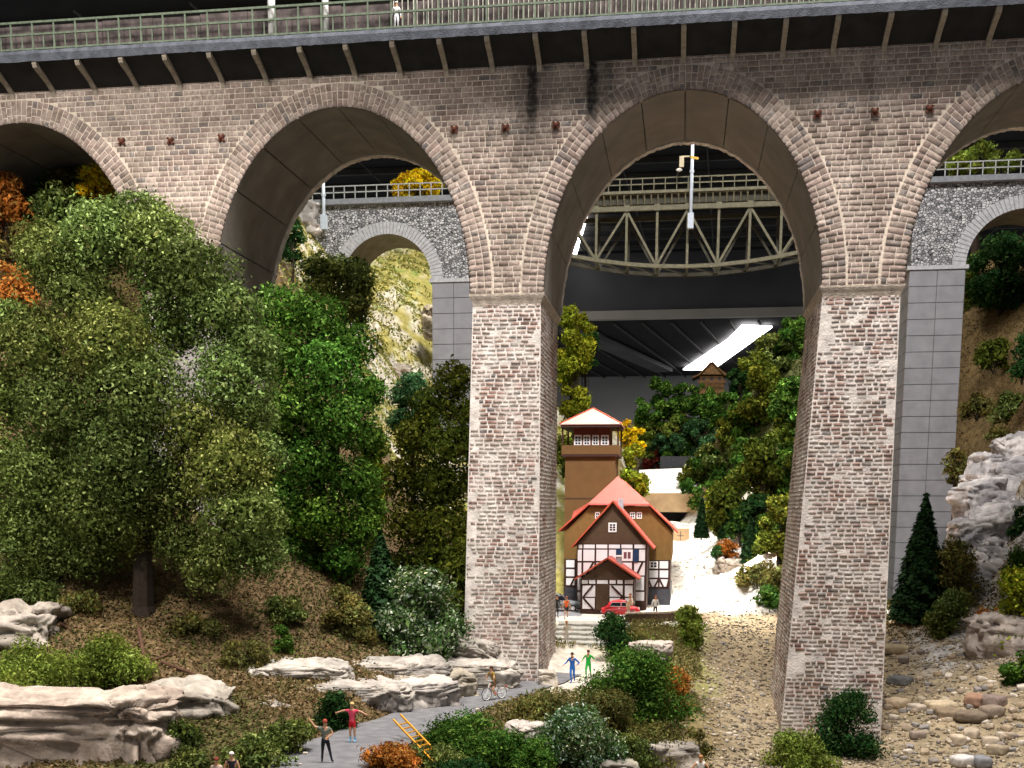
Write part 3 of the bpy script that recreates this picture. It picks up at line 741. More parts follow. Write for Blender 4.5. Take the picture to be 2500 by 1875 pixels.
# white coping at the truss bearing of the right pier
# steel truss
tr = thing('steel_truss_bridge', (0, YG, 34), 'olive steel truss bridge with a curved lower chord and a railing', 'bridge')
TX0, TX1 = -16.0, 22.8
def bot(x): return 34.15 + 2.6 * ((x - 2.2) / 16.5) ** 2
ztop = 39.75
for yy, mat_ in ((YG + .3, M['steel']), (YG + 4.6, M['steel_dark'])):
    nodes = [-13.05 + 2.98 * k for k in range(-1, 13)]
    MB().box(TX0, TX1, yy - .17, yy + .17, ztop - .22, ztop + .22).build('top_chord', mat_, tr)
    for i in range(len(nodes) - 1):
        x0, x1 = nodes[i], nodes[i + 1]
        MB().bar((x0, yy, bot(x0)), (x1 + .02, yy, bot(x1)), .34, .34).build('bottom_chord', mat_, tr)
        MB().bar((x0, yy + .02, bot(x0)), (x0, yy + .02, ztop - .2), .24, .24, (0, 1, 0)).build('vertical', mat_, tr)
        if i % 2 == 0: p, q_ = (x0, yy - .03, ztop - .2), (x1, yy - .03, bot(x1))
        else: p, q_ = (x0, yy - .03, bot(x0)), (x1, yy - .03, ztop - .2)
        MB().bar(p, q_, .22, .2, (0, 1, 0)).build('diagonal', mat_, tr)
        if yy > YG + 2:
            MB().bar((x0, YG + .3, bot(x0)), (x0, yy, bot(x0)), .2).build('cross_beam', M['steel_dark'], tr)
            MB().bar((x0, YG + .3, bot(x0) - .02), (x1, yy, bot(x1) - .02), .13).build('wind_brace', M['steel_dark'], tr)
MB().box(TX0, TX1, YG - .55, YG + 5.6, 40.95, 41.22).build('deck', M['steel'], tr)
MB().box(TX0, TX1, YG + .1, YG + .5, 40.1, 40.94).build('deck_girder', M['steel_dark'], tr)
for k in range(58):
    x = TX0 + .4 + k * .66
    MB().bar((x, YG - .45, 40.85), (x + .02, YG + .05, 40.05), .13, .1).build('knee', M['steel'], tr)
for k in range(0, 13): 
    x = -13.05 + 2.98 * k
    MB().box(x - .28, x + .28, YG - .02, YG + .12, ztop - .3, ztop + .3).build('gusset', M['steel'], tr)
for zz in (42.35, 41.8): MB().box(TX0, TX1, YG - .52, YG - .44, zz - .05, zz + .05).build('rail', M['steel'], tr)
rep('railing_post', MB().box(-.045, .045, -.04, .04, 41.22, 42.3), list(np.arange(TX0 + .2, TX1, 1.1)), YG - .48, M['steel'], tr)

# masts
def mast(px, y0, y1, Y, wid, mat, label, foot=True):
    p, q_ = at(px, y1, Y), at(px, y0, Y); t = thing('catenary_mast', tuple(p), label, 'mast')
    MB().tube([(p[0], p[1], p[2]), (p[0], p[1], (p[2] + q_[2]) / 2), (p[0], p[1], q_[2])], [wid, wid, wid * .92], 10).build('pole', mat, t, smooth_=True)
    zc = p[2] + (q_[2] - p[2]) * .62; MB().tube([(p[0], p[1], zc), (p[0], p[1], zc + .22)], wid * 1.35, 10).build('collar', mat, t)
    if foot: MB().box(p[0] - wid * 1.7, p[0] + wid * 1.7, p[1] - wid * 1.7, p[1] + wid * 1.7, p[2] - .5, p[2] + .9).build('foot', mat, t)
    return t, p, q_
t, p, q_ = mast(1686, 345, 545, YG - 1.35, .165, M['mast'], 'slender blue-grey catenary mast with a yellow bracket on the truss bridge')
pb = at(1686, 388, YG - 1.35)
MB().bar((pb[0], pb[1] - .15, pb[2] + .15), (pb[0] + .75, pb[1] - .15, pb[2] - .05), .14, .2).build('bracket_arm', M['yellow_part'], t)
MB().bar((pb[0] - .1, pb[1] - .15, pb[2] + .2), (pb[0] - .85, pb[1] - .15, pb[2] + .2), .10, .12).build('bracket_arm', M['beige_part'], t)
MB().box(pb[0] - 1.05, pb[0] - .62, pb[1] - .3, pb[1], pb[2] - .75, pb[2] + .22).build('weight_box', M['beige_part'], t)
MB().ball((pb[0] - 1.05, pb[1] - .15, pb[2] - 1.0), (.3, .2, .16)).build('insulator', M['mast_white'], t)
MB().bar((pb[0] - 1.05, pb[1] - .15, pb[2] - 1.1), (pb[0] - 1.3, pb[1] - .15, pb[2] - 1.6), .06).build('wire', M['steel_dark'], t)
mast(791, 437, 548, YG - 1.35, .17, M['mast'], 'short blue-grey catenary mast beside the left end of the stone viaduct')
mast(664, -90, 84, -OV + .36, .20, M['mast_white'], 'thick cream mast rising behind the green railing, left one of two', False)
mast(795, -90, 78, -OV + .36, .18, M['mast_white'], 'thick cream mast rising behind the green railing, right one of two', False)
# ------------------------------------------------------------------ houses by the river
M['clad_dark'] = nmat('clad_dark_brown', (.07, .040, .022), .7, .12, 2)
M['clad_ochre'] = nmat('clad_ochre', (.15, .083, .022), .7, .12, 2, .15, 30)
M['timber'] = nmat('timber_dark', (.042, .017, .012), .7, .15, 3)
M['infill'] = nmat('infill_white', (.72, .70, .72), .8, .05, 2)
M['roof_red'] = nmat('roof_red', (.36, .068, .052), .65, .12, 2, .2, 30)
M['roof_edge'] = nmat('roof_edge', (.42, .075, .035), .6, .1, 3)
M['plinth'] = nmat('plinth_grey', (.05, .05, .06), .9, .2, 3)
M['pane'] = nmat('window_pane', (.03, .03, .045), .15, .05, spec=.6)
M['frame_white'] = nmat('frame_white', (.78, .75, .74), .5, .03)
M['shutter'] = nmat('shutter_blue', (.014, .035, .085), .6, .1)
M['curtain'] = nmat('curtain_mauve', (.17, .06, .07), .6, .2, 6)
M['zinc'] = nmat('zinc', (.30, .31, .34), .5, .1)
def xz(px, py, Y): p = at(px, py, Y); return p[0], p[2]
def rect(x0, x1, y0, y1, Y, d0, d1):
    a, b = at(x0, y1, Y), at(x1, y0, Y); return MB().box(a[0], b[0], Y - d1, Y - d0, a[2], b[2])
def zc(px, py): return 1330 + px / 5.53, 1230 + py / 5.53      # from the enlarged view of the house
def window(parent, x0, x1, y0, y1, Y, nx, ny, pane='pane'):
    f = rect(x0, x1, y0, y1, Y, 0, .05).build('window', M['frame_white'], parent)
    bx, by = (x1 - x0) * .13, (y1 - y0) * .12
    for i in range(nx):
        for j in range(ny):
            wx, wy = (x1 - x0 - 2 * bx) / nx, (y1 - y0 - 2 * by) / ny
            rect(x0 + bx + wx * (i + .12), x0 + bx + wx * (i + .88), y0 + by + wy * (j + .12), y0 + by + wy * (j + .88), Y, .05, .06).build('pane', M[pane], f)
    return f
def brace(parent, a, b, Y, w=.2):
    p, q = at(*a, Y), at(*b, Y); MB().bar((p[0], Y - .045, p[2]), (q[0], Y - .045, q[2]), w, .05, (0, 1, 0)).build('brace', M['timber'], parent)
def roof_slope(parent, p, q, y0, y1, th, name='roof_slope', mat='roof_red', edge=True):
    """slab whose gable edge runs p -> q in (x,z), from depth y0 to y1"""
    d = np.array(q) - np.array(p); n = np.array((-d[1], d[0])); n /= np.linalg.norm(n); n = n if n[1] > 0 else -n
    poly = [tuple(p), tuple(q), tuple(np.array(q) + n * th), tuple(np.array(p) + n * th)]
    o = MB().prism(poly, y0, y1).build(name, M[mat], parent)
    if edge:
        MB().prism([tuple(np.array(c) + n * (.02 if i > 1 else -.04)) for i, c in enumerate(poly)], y0 - .06, y0 - .002).build('verge', M['roof_edge'], o)
    return o
YM, YF, YS = 36.0, 30.0, 26.0
gz = 2.2
h = thing('half_timbered_house', tuple(at(1500, 1480, YF)), 'half-timbered house with ochre gable and red roofs, blue shutters', 'house')
# rear block
L0, L1 = at(1378, 1365, YM)[0], at(1640, 1365, YM)[0]; zt = at(1500, 1366, YM)[2]
MB().box(L0 + .12, L1 - .12, YM, YM + 12, gz - .5, zt).build('wall', M['timber'], h)
MB().box(L0 + .05, L1 - .05, YM - .10, YM + 12.1, gz - .5, at(1500, 1436, YM)[2]).build('plinth', M['plinth'], h)
el, er = xz(1366, 1298, YM), xz(1654, 1302, YM); hl, hr = xz(1441, 1231, YM), xz(1583, 1233, YM); ap = xz(1508, 1168, YM)
MB().prism([(L0, zt), (L1, zt), (L1, xz(1640, 1300, YM)[1]), (hr[0] - .05, hr[1] - .12), (hl[0] + .05, hl[1] - .12), (L0, xz(1378, 1300, YM)[1])], YM - .06, YM + 12).build('gable_cladding', M['clad_ochre'], h)
YA = YM + 2.4
apx = at(1508, 1168, YA); rid = (apx[0], YM + 14.0, apx[2])
for e, hh in ((el, hl), (er, hr)):
    s_ = -1 if e is el else 1
    V = [(e[0], YM - .45, e[1]), (hh[0], YM - .45, hh[1]), tuple(apx), rid, (e[0], YM + 14, e[1])]
    n = np.array((s_ * .55, 0, .83)) * .08
    V2 = [tuple(np.array(v) + n) for v in V]
    f_ = [(0, 1, 2, 3, 4), (9, 8, 7, 6, 5)] + [(i, i + 5, (i + 1) % 5 + 5, (i + 1) % 5) for i in range(5)]
    o = MB().add(V + V2, f_).build('roof_slope', M['roof_red'], h)
    MB().bar(V2[0], V2[1], .07, .1).build('verge', M['roof_edge'], o); MB().bar(V2[1], V2[2], .09, .09).build('hip_tile', M['roof_edge'], o)
V = [(hl[0] - .1, YM - .62, hl[1] - .06), (hr[0] + .1, YM - .62, hr[1] - .06), tuple(apx + np.array((0, 0, .05)))]
V2 = [(x, y + .05, z + .14) for x, y, z in V]
MB().add(V + V2, [(0, 2, 1), (3, 4, 5), (0, 1, 4, 3), (1, 2, 5, 4), (2, 0, 3, 5)]).build('hip_roof', M['roof_red'], h)
for a0, a1 in ((680, 745), (1150, 1220), (1240, 1312)):
    (x0, y0), (x1, y1) = zc(a0, 112), zc(a1, 200); window(h, x0, x1, y0, y1, YM - .06, 2, 2)
for cols, rows in (([(288, 402)], [(760, 857), (885, 977), (1005, 1097)]), ([(1368, 1390), (1410, 1530), (1550, 1667)], [(775, 872), (900, 995), (1020, 1117)])):
    for a0, a1 in cols:
        for b0, b1 in rows:
            (x0, y0), (x1, y1) = zc(a0, b0), zc(a1, b1)
            if (a0, b0) == (1410, 775): window(h, x0, x1, y0, y1, YM, 2, 2)
            else: rect(x0, x1, y0, y1, YM, 0, .025).build('infill_panel', M['infill'], h)
for a, b in (((1395, 1010), (1440, 1125)), ((1540, 1010), (1480, 1125)), ((1545, 1010), (1600, 1125)), ((1680, 1010), (1650, 1125)), ((395, 1010), (350, 1105))): brace(h, zc(*a), zc(*b), YM, .16)
# front wing
W0, W1 = at(1409, 1340, YF)[0], at(1580, 1340, YF)[0]; ze = at(1500, 1328, YF)[2]
MB().box(W0, W1, YF, YM, gz - .5, ze).build('wing_wall', M['timber'], h)
a_ = xz(1497, 1224, YF); e0, e1 = xz(1396, 1337, YF), xz(1596, 1341, YF)
MB().prism([(W0, ze), (W1, ze), (a_[0], a_[1] - .15)], YF - .05, YM).build('wing_gable', M['clad_dark'], h)
roof_slope(h, e0, a_, YF - .3, YM + .3, .07); roof_slope(h, e1, a_, YF - .3, YM + .3, .07)
(x0, y0), (x1, y1) = zc(858, 255), zc(972, 382); window(h, x0, x1, y0, y1, YF - .05, 2, 3)
for b0, b1, cs in ((551, 600, [(455, 505), (525, 675), (695, 845), (865, 1015), (1035, 1185), (1210, 1360)]),
                   (620, 770, [(445, 500), (520, 672), (695, 845), (865, 962), (1272, 1356)]),
                   (795, 965, [(445, 495), (520, 668), (695, 845), (865, 1015), (1040, 1177), (1205, 1352)]),
                   (985, 1165, [(445, 495), (520, 668), (695, 845), (865, 1015), (1040, 1177), (1215, 1342)]),
                   (1190, 1308, [(445, 495), (1215, 1342)])):
    for c0, c1 in cs:
        (x0, y0), (x1, y1) = zc(c0, b0), zc(c1, b1); rect(x0, x1, y0, y1, YF, 0, .03).build('infill_panel', M['infill'], h)
for a, b in (((655, 790), (560, 970)), ((1320, 790), (1235, 970))): brace(h, zc(*a), zc(*b), YF, .17)
(x0, y0), (x1, y1) = zc(1040, 618), zc(1187, 772); window(h, x0, x1, y0, y1, YF, 2, 1, 'curtain')
for c0, c1 in ((962, 1040), (1190, 1268)):
    (x0, y0), (x1, y1) = zc(c0, 612), zc(c1, 785); rect(x0, x1, y0, y1, YF, .03, .10).build('shutter', M['shutter'], h)
(x0, y0), (x1, y1) = zc(990, -70), zc(1062, 110)
c_ = rect(x0, x1, y0, y1 + 8, YF + 2.5, -.6, .0).build('chimney', M['zinc'], h)
# lean-to roof at the left of the rear block
p = at(1395, 1262, YM + 5); q = at(1438, 1240, YM + 5)
MB().add([(p[0], YM + 4, p[2] - .6), (q[0], YM + 4, q[2] - .1), (q[0], YM + 7, q[2] + .6), (p[0], YM + 7, p[2] + .5), (p[0], YM + 4, p[2] - .8), (q[0], YM + 4, q[2] - .3), (q[0], YM + 7, q[2] + .4), (p[0], YM + 7, p[2] + .3)],
         [(0, 1, 2, 3), (7, 6, 5, 4), (0, 4, 5, 1), (1, 5, 6, 2), (2, 6, 7, 3), (3, 7, 4, 0)]).build('side_roof', M['roof_red'], h)
# shed in front
s = thing('timber_shed', tuple(at(1483, 1492, YS)), 'small half-timbered shed with orange-red roof edge behind the red car', 'shed')
S0, S1 = at(1417, 1420, YS)[0], at(1548, 1420, YS)[0]; ze = at(1480, 1415, YS)[2]
MB().box(S0, S1, YS, YF, gz - .5, ze).build('wall', M['timber'], s)
a_ = xz(*zc(850, 735), YS); e0, e1 = xz(*zc(412, 1018), YS), xz(*zc(1275, 1022), YS)
MB().prism([(S0, ze), (S1, ze), (a_[0], a_[1] - .12)], YS - .05, YF).build('gable', M['clad_dark'], s)
roof_slope(s, e0, a_, YS - .3, YF, .07); roof_slope(s, e1, a_, YS - .3, YF, .07)
for b0, b1, cs in ((1030, 1078, [(500, 580), (600, 682), (705, 852), (875, 957), (980, 1052), (1080, 1192)]), (1105, 1252, [(508, 682), (875, 1052), (1080, 1187)]), (1272, 1416, [(508, 675), (875, 1052), (1080, 1187)])):
    for c0, c1 in cs:
        (x0, y0), (x1, y1) = zc(c0, b0), zc(c1, b1); rect(x0, x1, y0, y1, YS, 0, .03).build('infill_panel', M['infill'], s)
for a, b in (((650, 1100), (525, 1252)), ((520, 1270), (650, 1418)), ((900, 1105), (1050, 1255)), ((1040, 1272), (900, 1416))): brace(s, zc(*a), zc(*b), YS, .15)
(x0, y0), (x1, y1) = zc(692, 1088), zc(868, 1432); d_ = rect(x0, x1, y0, y1, YS, 0, .04).build('door', M['clad_dark'], s)
pp = at(x1 - 3, (y0 + y1) / 2, YS); MB().ball((pp[0], YS - .07, pp[2]), .04).build('handle', M['zinc'], d_)
(x0, y0), (x1, y1) = zc(968, 712), zc(1038, 850); c_ = rect(x0, x1, y0, y1, YS + 1.5, -.45, 0).build('chimney', M['zinc'], s)
(x0, y0), (x1, y1) = zc(958, 698), zc(1046, 716); rect(x0, x1, y0, y1, YS + 1.5, -.5, .05).build('chimney_cap', M['mast_white'], c_)
# tower
YT = 45.0
t = thing('wooden_tower', tuple(at(1440, 1470, YT)), 'tall brown wooden lookout tower with pyramid roof behind the house', 'tower')
M['tower'] = nmat('tower_brown', (.125, .066, .022), .75, .1, 1.5, .15, 30)
M['tower_roof'] = nmat('tower_roof', (.52, .33, .28), .7, .08, 2)
def tx(px): return at(px, 1100, YT)[0]
def tz(py): return at(1440, py, YT)[2]
dp = tx(1503) - tx(1380)
MB().box(tx(1380), tx(1503), YT, YT + dp, gz - .5, tz(1113)).build('shaft', M['tower'], t)
MB().box(tx(1379), tx(1504), YT - .05, YT + dp + .05, tz(1218), tz(1215)).build('band', M['clad_dark'], t)
MB().box(tx(1372), tx(1511), YT - .4, YT + dp + .4, tz(1115), tz(1109)).build('balcony_floor', M['timber'], t)
for nm, bx in (('parapet', (tx(1372), tx(1511), YT - .42, YT - .30)), ('parapet', (tx(1372), tx(1372) + .12, YT - .29, YT + dp + .3)), ('parapet', (tx(1511) - .12, tx(1511), YT - .29, YT + dp + .3)), ('parapet', (tx(1372), tx(1511), YT + dp + .31, YT + dp + .42))):
    MB().box(*bx, tz(1109) + .002, tz(1087)).build(nm, M['tower'], t)
MB().box(tx(1398), tx(1488), YT + .5, YT + dp - .5, tz(1109) + .01, tz(1040)).build('lookout_room', nmat('lookout_red', (.13, .035, .02), .7, .15), t)
for a0, a1 in ((395, 500), (520, 615), (640, 732), (758, 865)):
    x0, x1 = 1330 + a0 / 5.53, 1330 + a1 / 5.53; window(t, x0, x1, 1062, 1089, YT + .5, 2, 3)
for x_ in (1374, 1509):
    for yy in (YT - .36, YT + dp + .36): MB().box(tx(x_) - .08, tx(x_) + .08, yy - .08, yy + .08, tz(1087) + .002, tz(1040)).build('corner_post', M['timber'], t)
r0, r1, rz_, ra_ = tx(1368), tx(1526) - .35, tz(1038), tz(988); cx_ = (r0 + r1) / 2; cy_ = YT + dp / 2; y0_, y1_ = YT - .9, YT + dp + .9
apx = (cx_, cy_, ra_ - .2)
C4 = [(r0, y0_, rz_), (r1, y0_, rz_), (r1, y1_, rz_), (r0, y1_, rz_)]
MB().box(r0 + .1, r1 - .1, y0_ + .1, y1_ - .1, rz_ - .22, rz_ - .01).build('eave', M['timber'], t)
for i in range(4):
    a, b = C4[i], C4[(i + 1) % 4]
    o = MB().add([a, b, apx, tuple(np.array(a) + (0, 0, .08)), tuple(np.array(b) + (0, 0, .08)), (apx[0], apx[1], apx[2] + .1)], [(0, 2, 1), (3, 4, 5), (0, 1, 4, 3)]).build('roof_face', M['tower_roof'], t)
    MB().bar((a[0], a[1], a[2] + .08), (apx[0], apx[1], apx[2] + .1), .14, .12).build('hip_tile', M['roof_edge'], o)
# stairs from the path up to the yard
M['step'] = nmat('step_stone', (.42, .40, .36), .9, .3, 3, .6, 12)
st = thing('stone_stairs', (-4.4, 13, .9), 'flight of worn grey stone steps beside the middle brick pier', 'stairs')
for k in range(6):
    z1 = .95 + (k + 1) * .212; y0 = 12.4 + k * 1.2; m = MB(); n = 14; V = []; Fc = []
    for i in range(n + 1):
        x = -6.7 + 4.3 * i / n; j = rb.uniform(-.05, .05)
        V += [(x, y0 + j, .6), (x, y0 + j, z1 - .05 + j * .3), (x, y0 + .06 + j, z1 + j * .2), (x, y0 + 1.35, z1), (x, y0 + 1.35, .6)]
    for i in range(n):
        for j in range(4): Fc.append((5 * i + j, 5 * i + 5 + j, 5 * i + 6 + j, 5 * i + 1 + j))
    Fc += [(0, 1, 2, 3, 4), tuple(5 * n + j for j in (4, 3, 2, 1, 0))]
    m.add(V, Fc); m.build('step', M['step'], st)
# yard slab and its kerb
M['paving'] = nmat('yard_paving', (.60, .56, .50), .9, .12, 1.2, .2, 20)
tag(MB().box(-11, 2.0, 19.7, 48, 2.10, 2.245).build('yard', M['paving']), kind='structure')
M['yard_grey'] = nmat('yard_asphalt', (.26, .26, .28), .9, .15, 2)
tag(MB().box(-11, at(1418, 1480, 24)[0], 23.6, 47, 2.246, 2.252).build('parking_area', M['yard_grey']), kind='structure')
# low retaining wall curving along the yard edge
M['wall_brown'] = nmat('wall_brown', (.17, .115, .075), .95, .35, 5, .8, 10)
M['coping'] = nmat('coping', (.58, .48, .39), .95, .2, 5, .6, 12)
rw = thing('retaining_wall', (0.8, 21, 1), 'low curved brown stone wall with pale coping around the house yard', 'wall')
pl = catmull(np.array([(-1.9, 19.9), (-.7, 20.0), (.7, 20.6), (1.8, 22.2), (2.45, 24.8), (2.75, 28.2), (2.8, 32)]), 6)
V = []; Fc = []
for i, p in enumerate(pl):
    tg = pl[min(i + 1, len(pl) - 1)] - pl[max(i - 1, 0)]; tg /= np.linalg.norm(tg); nn = np.array((tg[1], -tg[0]))
    a, b = p + nn * .16, p - nn * .16
    V += [(a[0], a[1], -.6), (a[0] - nn[0] * .04, a[1] - nn[1] * .04, 2.86), (b[0], b[1], 2.86), (b[0], b[1], -.6)]
for i in range(len(pl) - 1):
    for j in range(3): Fc.append((4 * i + j, 4 * i + 4 + j, 4 * i + 5 + j, 4 * i + 1 + j))
Fc += [(0, 1, 2, 3), tuple(4 * (len(pl) - 1) + j for j in (3, 2, 1, 0))]
MB().add(V, Fc).build('wall_body', M['wall_brown'], rw)
for i in range(len(pl) - 1):
    a, b = pl[i], pl[i + 1]; d = (b - a) * .04
    MB().bar((a[0] + d[0], a[1] + d[1], 2.92 + rb.uniform(-.02, .03)), (b[0] - d[0], b[1] - d[1], 2.92 + rb.uniform(-.02, .03)), .46, .13).build('coping_stone', M['coping'], rw)
# weir across the head of the valley
M['tan'] = nmat('tan_concrete', (.52, .35, .20), .9, .15, 1)
M['white_conc'] = nmat('white_concrete', (.80, .77, .73), .85, .06, 1)
wr = thing('concrete_weir', (2, 93, 9), 'tan concrete weir with a white sloping apron at the head of the valley', 'weir')
def wp(px, py, Y): return tuple(at(px, py, Y))
a = [wp(1560, 1204, 92.5), wp(1688, 1202, 92.5), wp(1735, 1140, 101), wp(1560, 1147, 101)]
MB().add(a + [(x, y, z - .5) for x, y, z in a], [(0, 1, 2, 3), (7, 6, 5, 4), (0, 4, 5, 1), (1, 5, 6, 2), (2, 6, 7, 3), (3, 7, 4, 0)]).build('apron', M['white_conc'], wr)
a = [wp(1688, 1190, 92.3), wp(1730, 1188, 92.3), wp(1735, 1128, 99), wp(1672, 1132, 99)]
MB().add(a + [(x, y, z - .5) for x, y, z in a], [(0, 1, 2, 3), (7, 6, 5, 4), (0, 4, 5, 1), (1, 5, 6, 2), (2, 6, 7, 3), (3, 7, 4, 0)]).build('side_apron', M['white_conc'], wr)
x0, x1 = at(1560, 1230, 92)[0], at(1690, 1230, 92)[0]; z0, z1 = at(1600, 1250, 92)[2], at(1600, 1204, 92)[2]
MB().box(x0, x1, 92.0, 93.0, z0, z1).build('crest_beam', M['tan'], wr)
MB().box(x1 + .003, at(1726, 1230, 92)[0], 91.4, 93.2, at(1600, 1266, 92)[2], at(1600, 1189, 92)[2]).build('abutment', M['tan'], wr)
MB().box(x0, x0 + 2, 91.5, 93.2, at(1600, 1266, 92)[2], z1 - .3).build('abutment', M['tan'], wr)
MB().box(x0, at(1726, 1230, 96)[0], 96, 96.5, 6, z1 - 1).build('back_wall', M['plinth'], wr)
MB().box(at(1612, 1130, 101.5)[0], at(1725, 1130, 101.5)[0], 101.5, 102.2, at(1650, 1150, 101.5)[2], at(1650, 1114, 101.5)[2]).build('parapet', M['plinth'], wr)
p = snap(1660, 1322, 46, 85)
bxm = thing('tan_box', tuple(p), 'square tan box with a thin cross mark standing on the white riverbed', 'box')
q0, q1 = at(1640, 1325, p[1]), at(1683, 1291, p[1])
MB().box(q0[0], q1[0], p[1], p[1] + 1.6, q0[2] - 1.2, q1[2]).build('body', M['tan'], bxm)
cx, cz_ = (q0[0] + q1[0]) / 2, (q0[2] + q1[2]) / 2
MB().box(cx - .03, cx + .03, p[1] - .02, p[1] - .001, cz_ - .5, cz_ + .5).build('cross_mark', M['plinth'], bxm)
MB().box(cx - .4, cx + .4, p[1] - .025, p[1] - .0215, cz_ - .03, cz_ + .03).build('cross_mark', M['plinth'], bxm)
# far hut
Yh = float(snap(1735, 946, 84, 130)[1])
M['hut'] = nmat('hut_wood', (.19, .105, .045), .85, .35, 2.5)
M['hut_dark'] = nmat('hut_roof', (.15, .08, .035), .85, .35, 2)
hb = at(1735, 948, Yh); k_ = thing('wooden_hut', tuple(hb), 'small brown wooden hut among the far trees under the light panel', 'hut')
q = lambda px, py: xz(px, py, Yh)
MB().box(q(1708, 930)[0], q(1768, 930)[0], Yh, Yh + 5, hb[2] - 1.2, q(1735, 914)[1]).build('wall', M['hut'], k_)
a_ = q(1737, 886)
MB().prism([q(1712, 915), q(1764, 915), (a_[0], a_[1] - .1)], Yh - .6, Yh + 4).build('gable', M['hut'], k_)
roof_slope(k_, q(1706, 919), a_, Yh - .9, Yh + 4, .2, mat='hut_dark', edge=False); roof_slope(k_, q(1770, 919), a_, Yh - .9, Yh + 4, .2, mat='hut_dark', edge=False)
roof_slope(k_, q(1692, 922), q(1745, 897), Yh + .4, Yh + 5.4, .2, mat='hut_dark', edge=False); roof_slope(k_, q(1785, 920), q(1745, 897), Yh + .4, Yh + 5.4, .2, mat='hut_dark', edge=False)
for a0 in (1715, 1734, 1753): rect(a0, a0 + 7, 921, 930, Yh, 0, .06).build('window', M['plinth'], k_)
MB().box(q(1704, 930)[0], q(1772, 930)[0], Yh - .8, Yh - .65, q(1735, 936)[1], q(1735, 930)[1]).build('balcony', M['hut_dark'], k_)
# ------------------------------------------------------------------ rocks, boulders, gravel
M['rock'] = nmat('rock', (0, 0, 0), .95, .3, 2.2, 1.0, 6, attr=True, detail=9)
M['stone'] = nmat('river_stone', (0, 0, 0), .85, .18, 6, .3, 20, attr=True)
def cube_sphere(n):
    V = []; Fc = []; idx = {}
    def vid(p):
        k = tuple(np.round(p, 5))
        if k not in idx: idx[k] = len(V); V.append(p)
        return idx[k]
    g = np.tan(np.linspace(-1, 1, n + 1) * math.pi / 4)
    for ax in range(3):
        for sg in (-1, 1):
            for i in range(n):
                for j in range(n):
                    q = []
                    for a, b in ((i, j), (i + 1, j), (i + 1, j + 1), (i, j + 1)):
                        p = [0, 0, 0]; p[ax] = sg; p[(ax + 1) % 3] = g[a]; p[(ax + 2) % 3] = g[b]; q.append(vid(tuple(p)))
                    Fc.append(q if sg > 0 else q[::-1])
    V = np.array(V); return V / np.linalg.norm(V, axis=1)[:, None], np.array(Fc)
CS = {n: cube_sphere(n) for n in (7, 18, 26, 44)}
def worley(P, seed):
    i0 = np.floor(P).astype(np.int64); n = len(P); f1 = np.full(n, 9.); f2 = np.full(n, 9.); rid = np.zeros(n)
    for dx in (-1, 0, 1):
        for dy in (-1, 0, 1):
            for dz in (-1, 0, 1):
                c = i0 + (dx, dy, dz); q = np.stack([_h(c[:, 0], c[:, 1], c[:, 2], seed + k) for k in (1, 2, 3)], -1); d = np.linalg.norm(c + q - P, axis=1)
                m1 = d < f1; f2 = np.where(m1, f1, np.minimum(f2, d)); rid = np.where(m1, _h(c[:, 0], c[:, 1], c[:, 2], seed + 9), rid); f1 = np.where(m1, d, f1)
    return f2 - f1, rid
def rock_mesh(size, seed, n=26, strata=.0, rough=.22, pale=(.60, .545, .47), dark=(.30, .275, .25), tilt=0., box=.55, iso=False, groove=0.):
    D, Fc = CS[n]
    p = np.sign(D) * np.abs(D) ** box; p = p / np.max(np.abs(p), axis=1)[:, None] ** .3
    q = p * np.array(size); ms = float(np.mean(size)); Dd = np.sign(p) * np.abs(p) ** 5; Dd /= np.linalg.norm(Dd, axis=1)[:, None]
    q = q + D * ((fbm(q * .5 + seed * 7.1, 5, seed) * rough * 1.6 + np.abs(fbm(q * 1.3 + seed * 3.3, 4, seed + 40)) * rough) * ms)[:, None]
    crack = 0
    if strata:
        w0 = q + .5 * np.stack([fbm(q * .7 + 9, 3, seed + 1), fbm(q * .7 + 33, 3, seed + 2), fbm(q * .7 + 71, 3, seed + 3)], -1)
        w0[:, 2] += tilt * w0[:, 0]
        for sc, am in ((1., 1.), (2.7, .32)):
            e, rid = worley(w0 / (np.array((1.3, 1.3, 1.0) if iso else (4.2, 4.2, 1.0)) * strata) * sc + seed * 3.7, seed)
            ck = np.exp(-e / .09); crack = crack + ck * am
            q = q + Dd * np.array((1, 1, .6)) * (((rid - .5) * 1.0 - .5 * ck) * strata * am)[:, None]
    if groove:
        zz = (q[:, 2] + .28 * fbm(q * np.array((.35, .35, .6)) + seed, 3, seed + 8)) / groove; fr = zz - np.floor(zz); on_ = smooth(-.15, .15, fbm(np.c_[q[:, 0] * .45, q[:, 1] * .45, np.floor(zz) * 3.1], 2, seed + 6))
        q = q - Dd * np.array((1, 1, 0)) * (.7 * np.exp(-((fr - .5) / .13) ** 2) * on_)[:, None]
    fine = fbm(q * 4.2 + seed, 4, seed + 9)
    q = q + D * (fine * min(.05, .06 * ms))[:, None]
    t = smooth(-.3, .3, fbm(q * np.array((.5, .5, 1.6)) + 5 * seed, 5, seed + 70))
    c = (np.outer(t, pale) + np.outer(1 - t, dark)) * np.array((.80, .76, .72)); c = c * (1 + .4 * fine)[:, None]
    return to_mesh('rock', q, Fc, M['rock'], np.clip(c[Fc].mean(1), .02, .85), False)
def rock(px, py, Y, size, label, seed, strata=0., n=26, rz=0., tilt=0., name='rock_outcrop', cat='rock', group=None, **k):
    p = at(px, py, Y); o = link(name, rock_mesh(size, seed, n, strata, tilt=tilt, **k)); o.location = Vector(p); o.rotation_euler = (0, 0, rz); tag(o, label, cat, group); return o
PINK = dict(pale=(.66, .57, .49), dark=(.42, .34, .29))
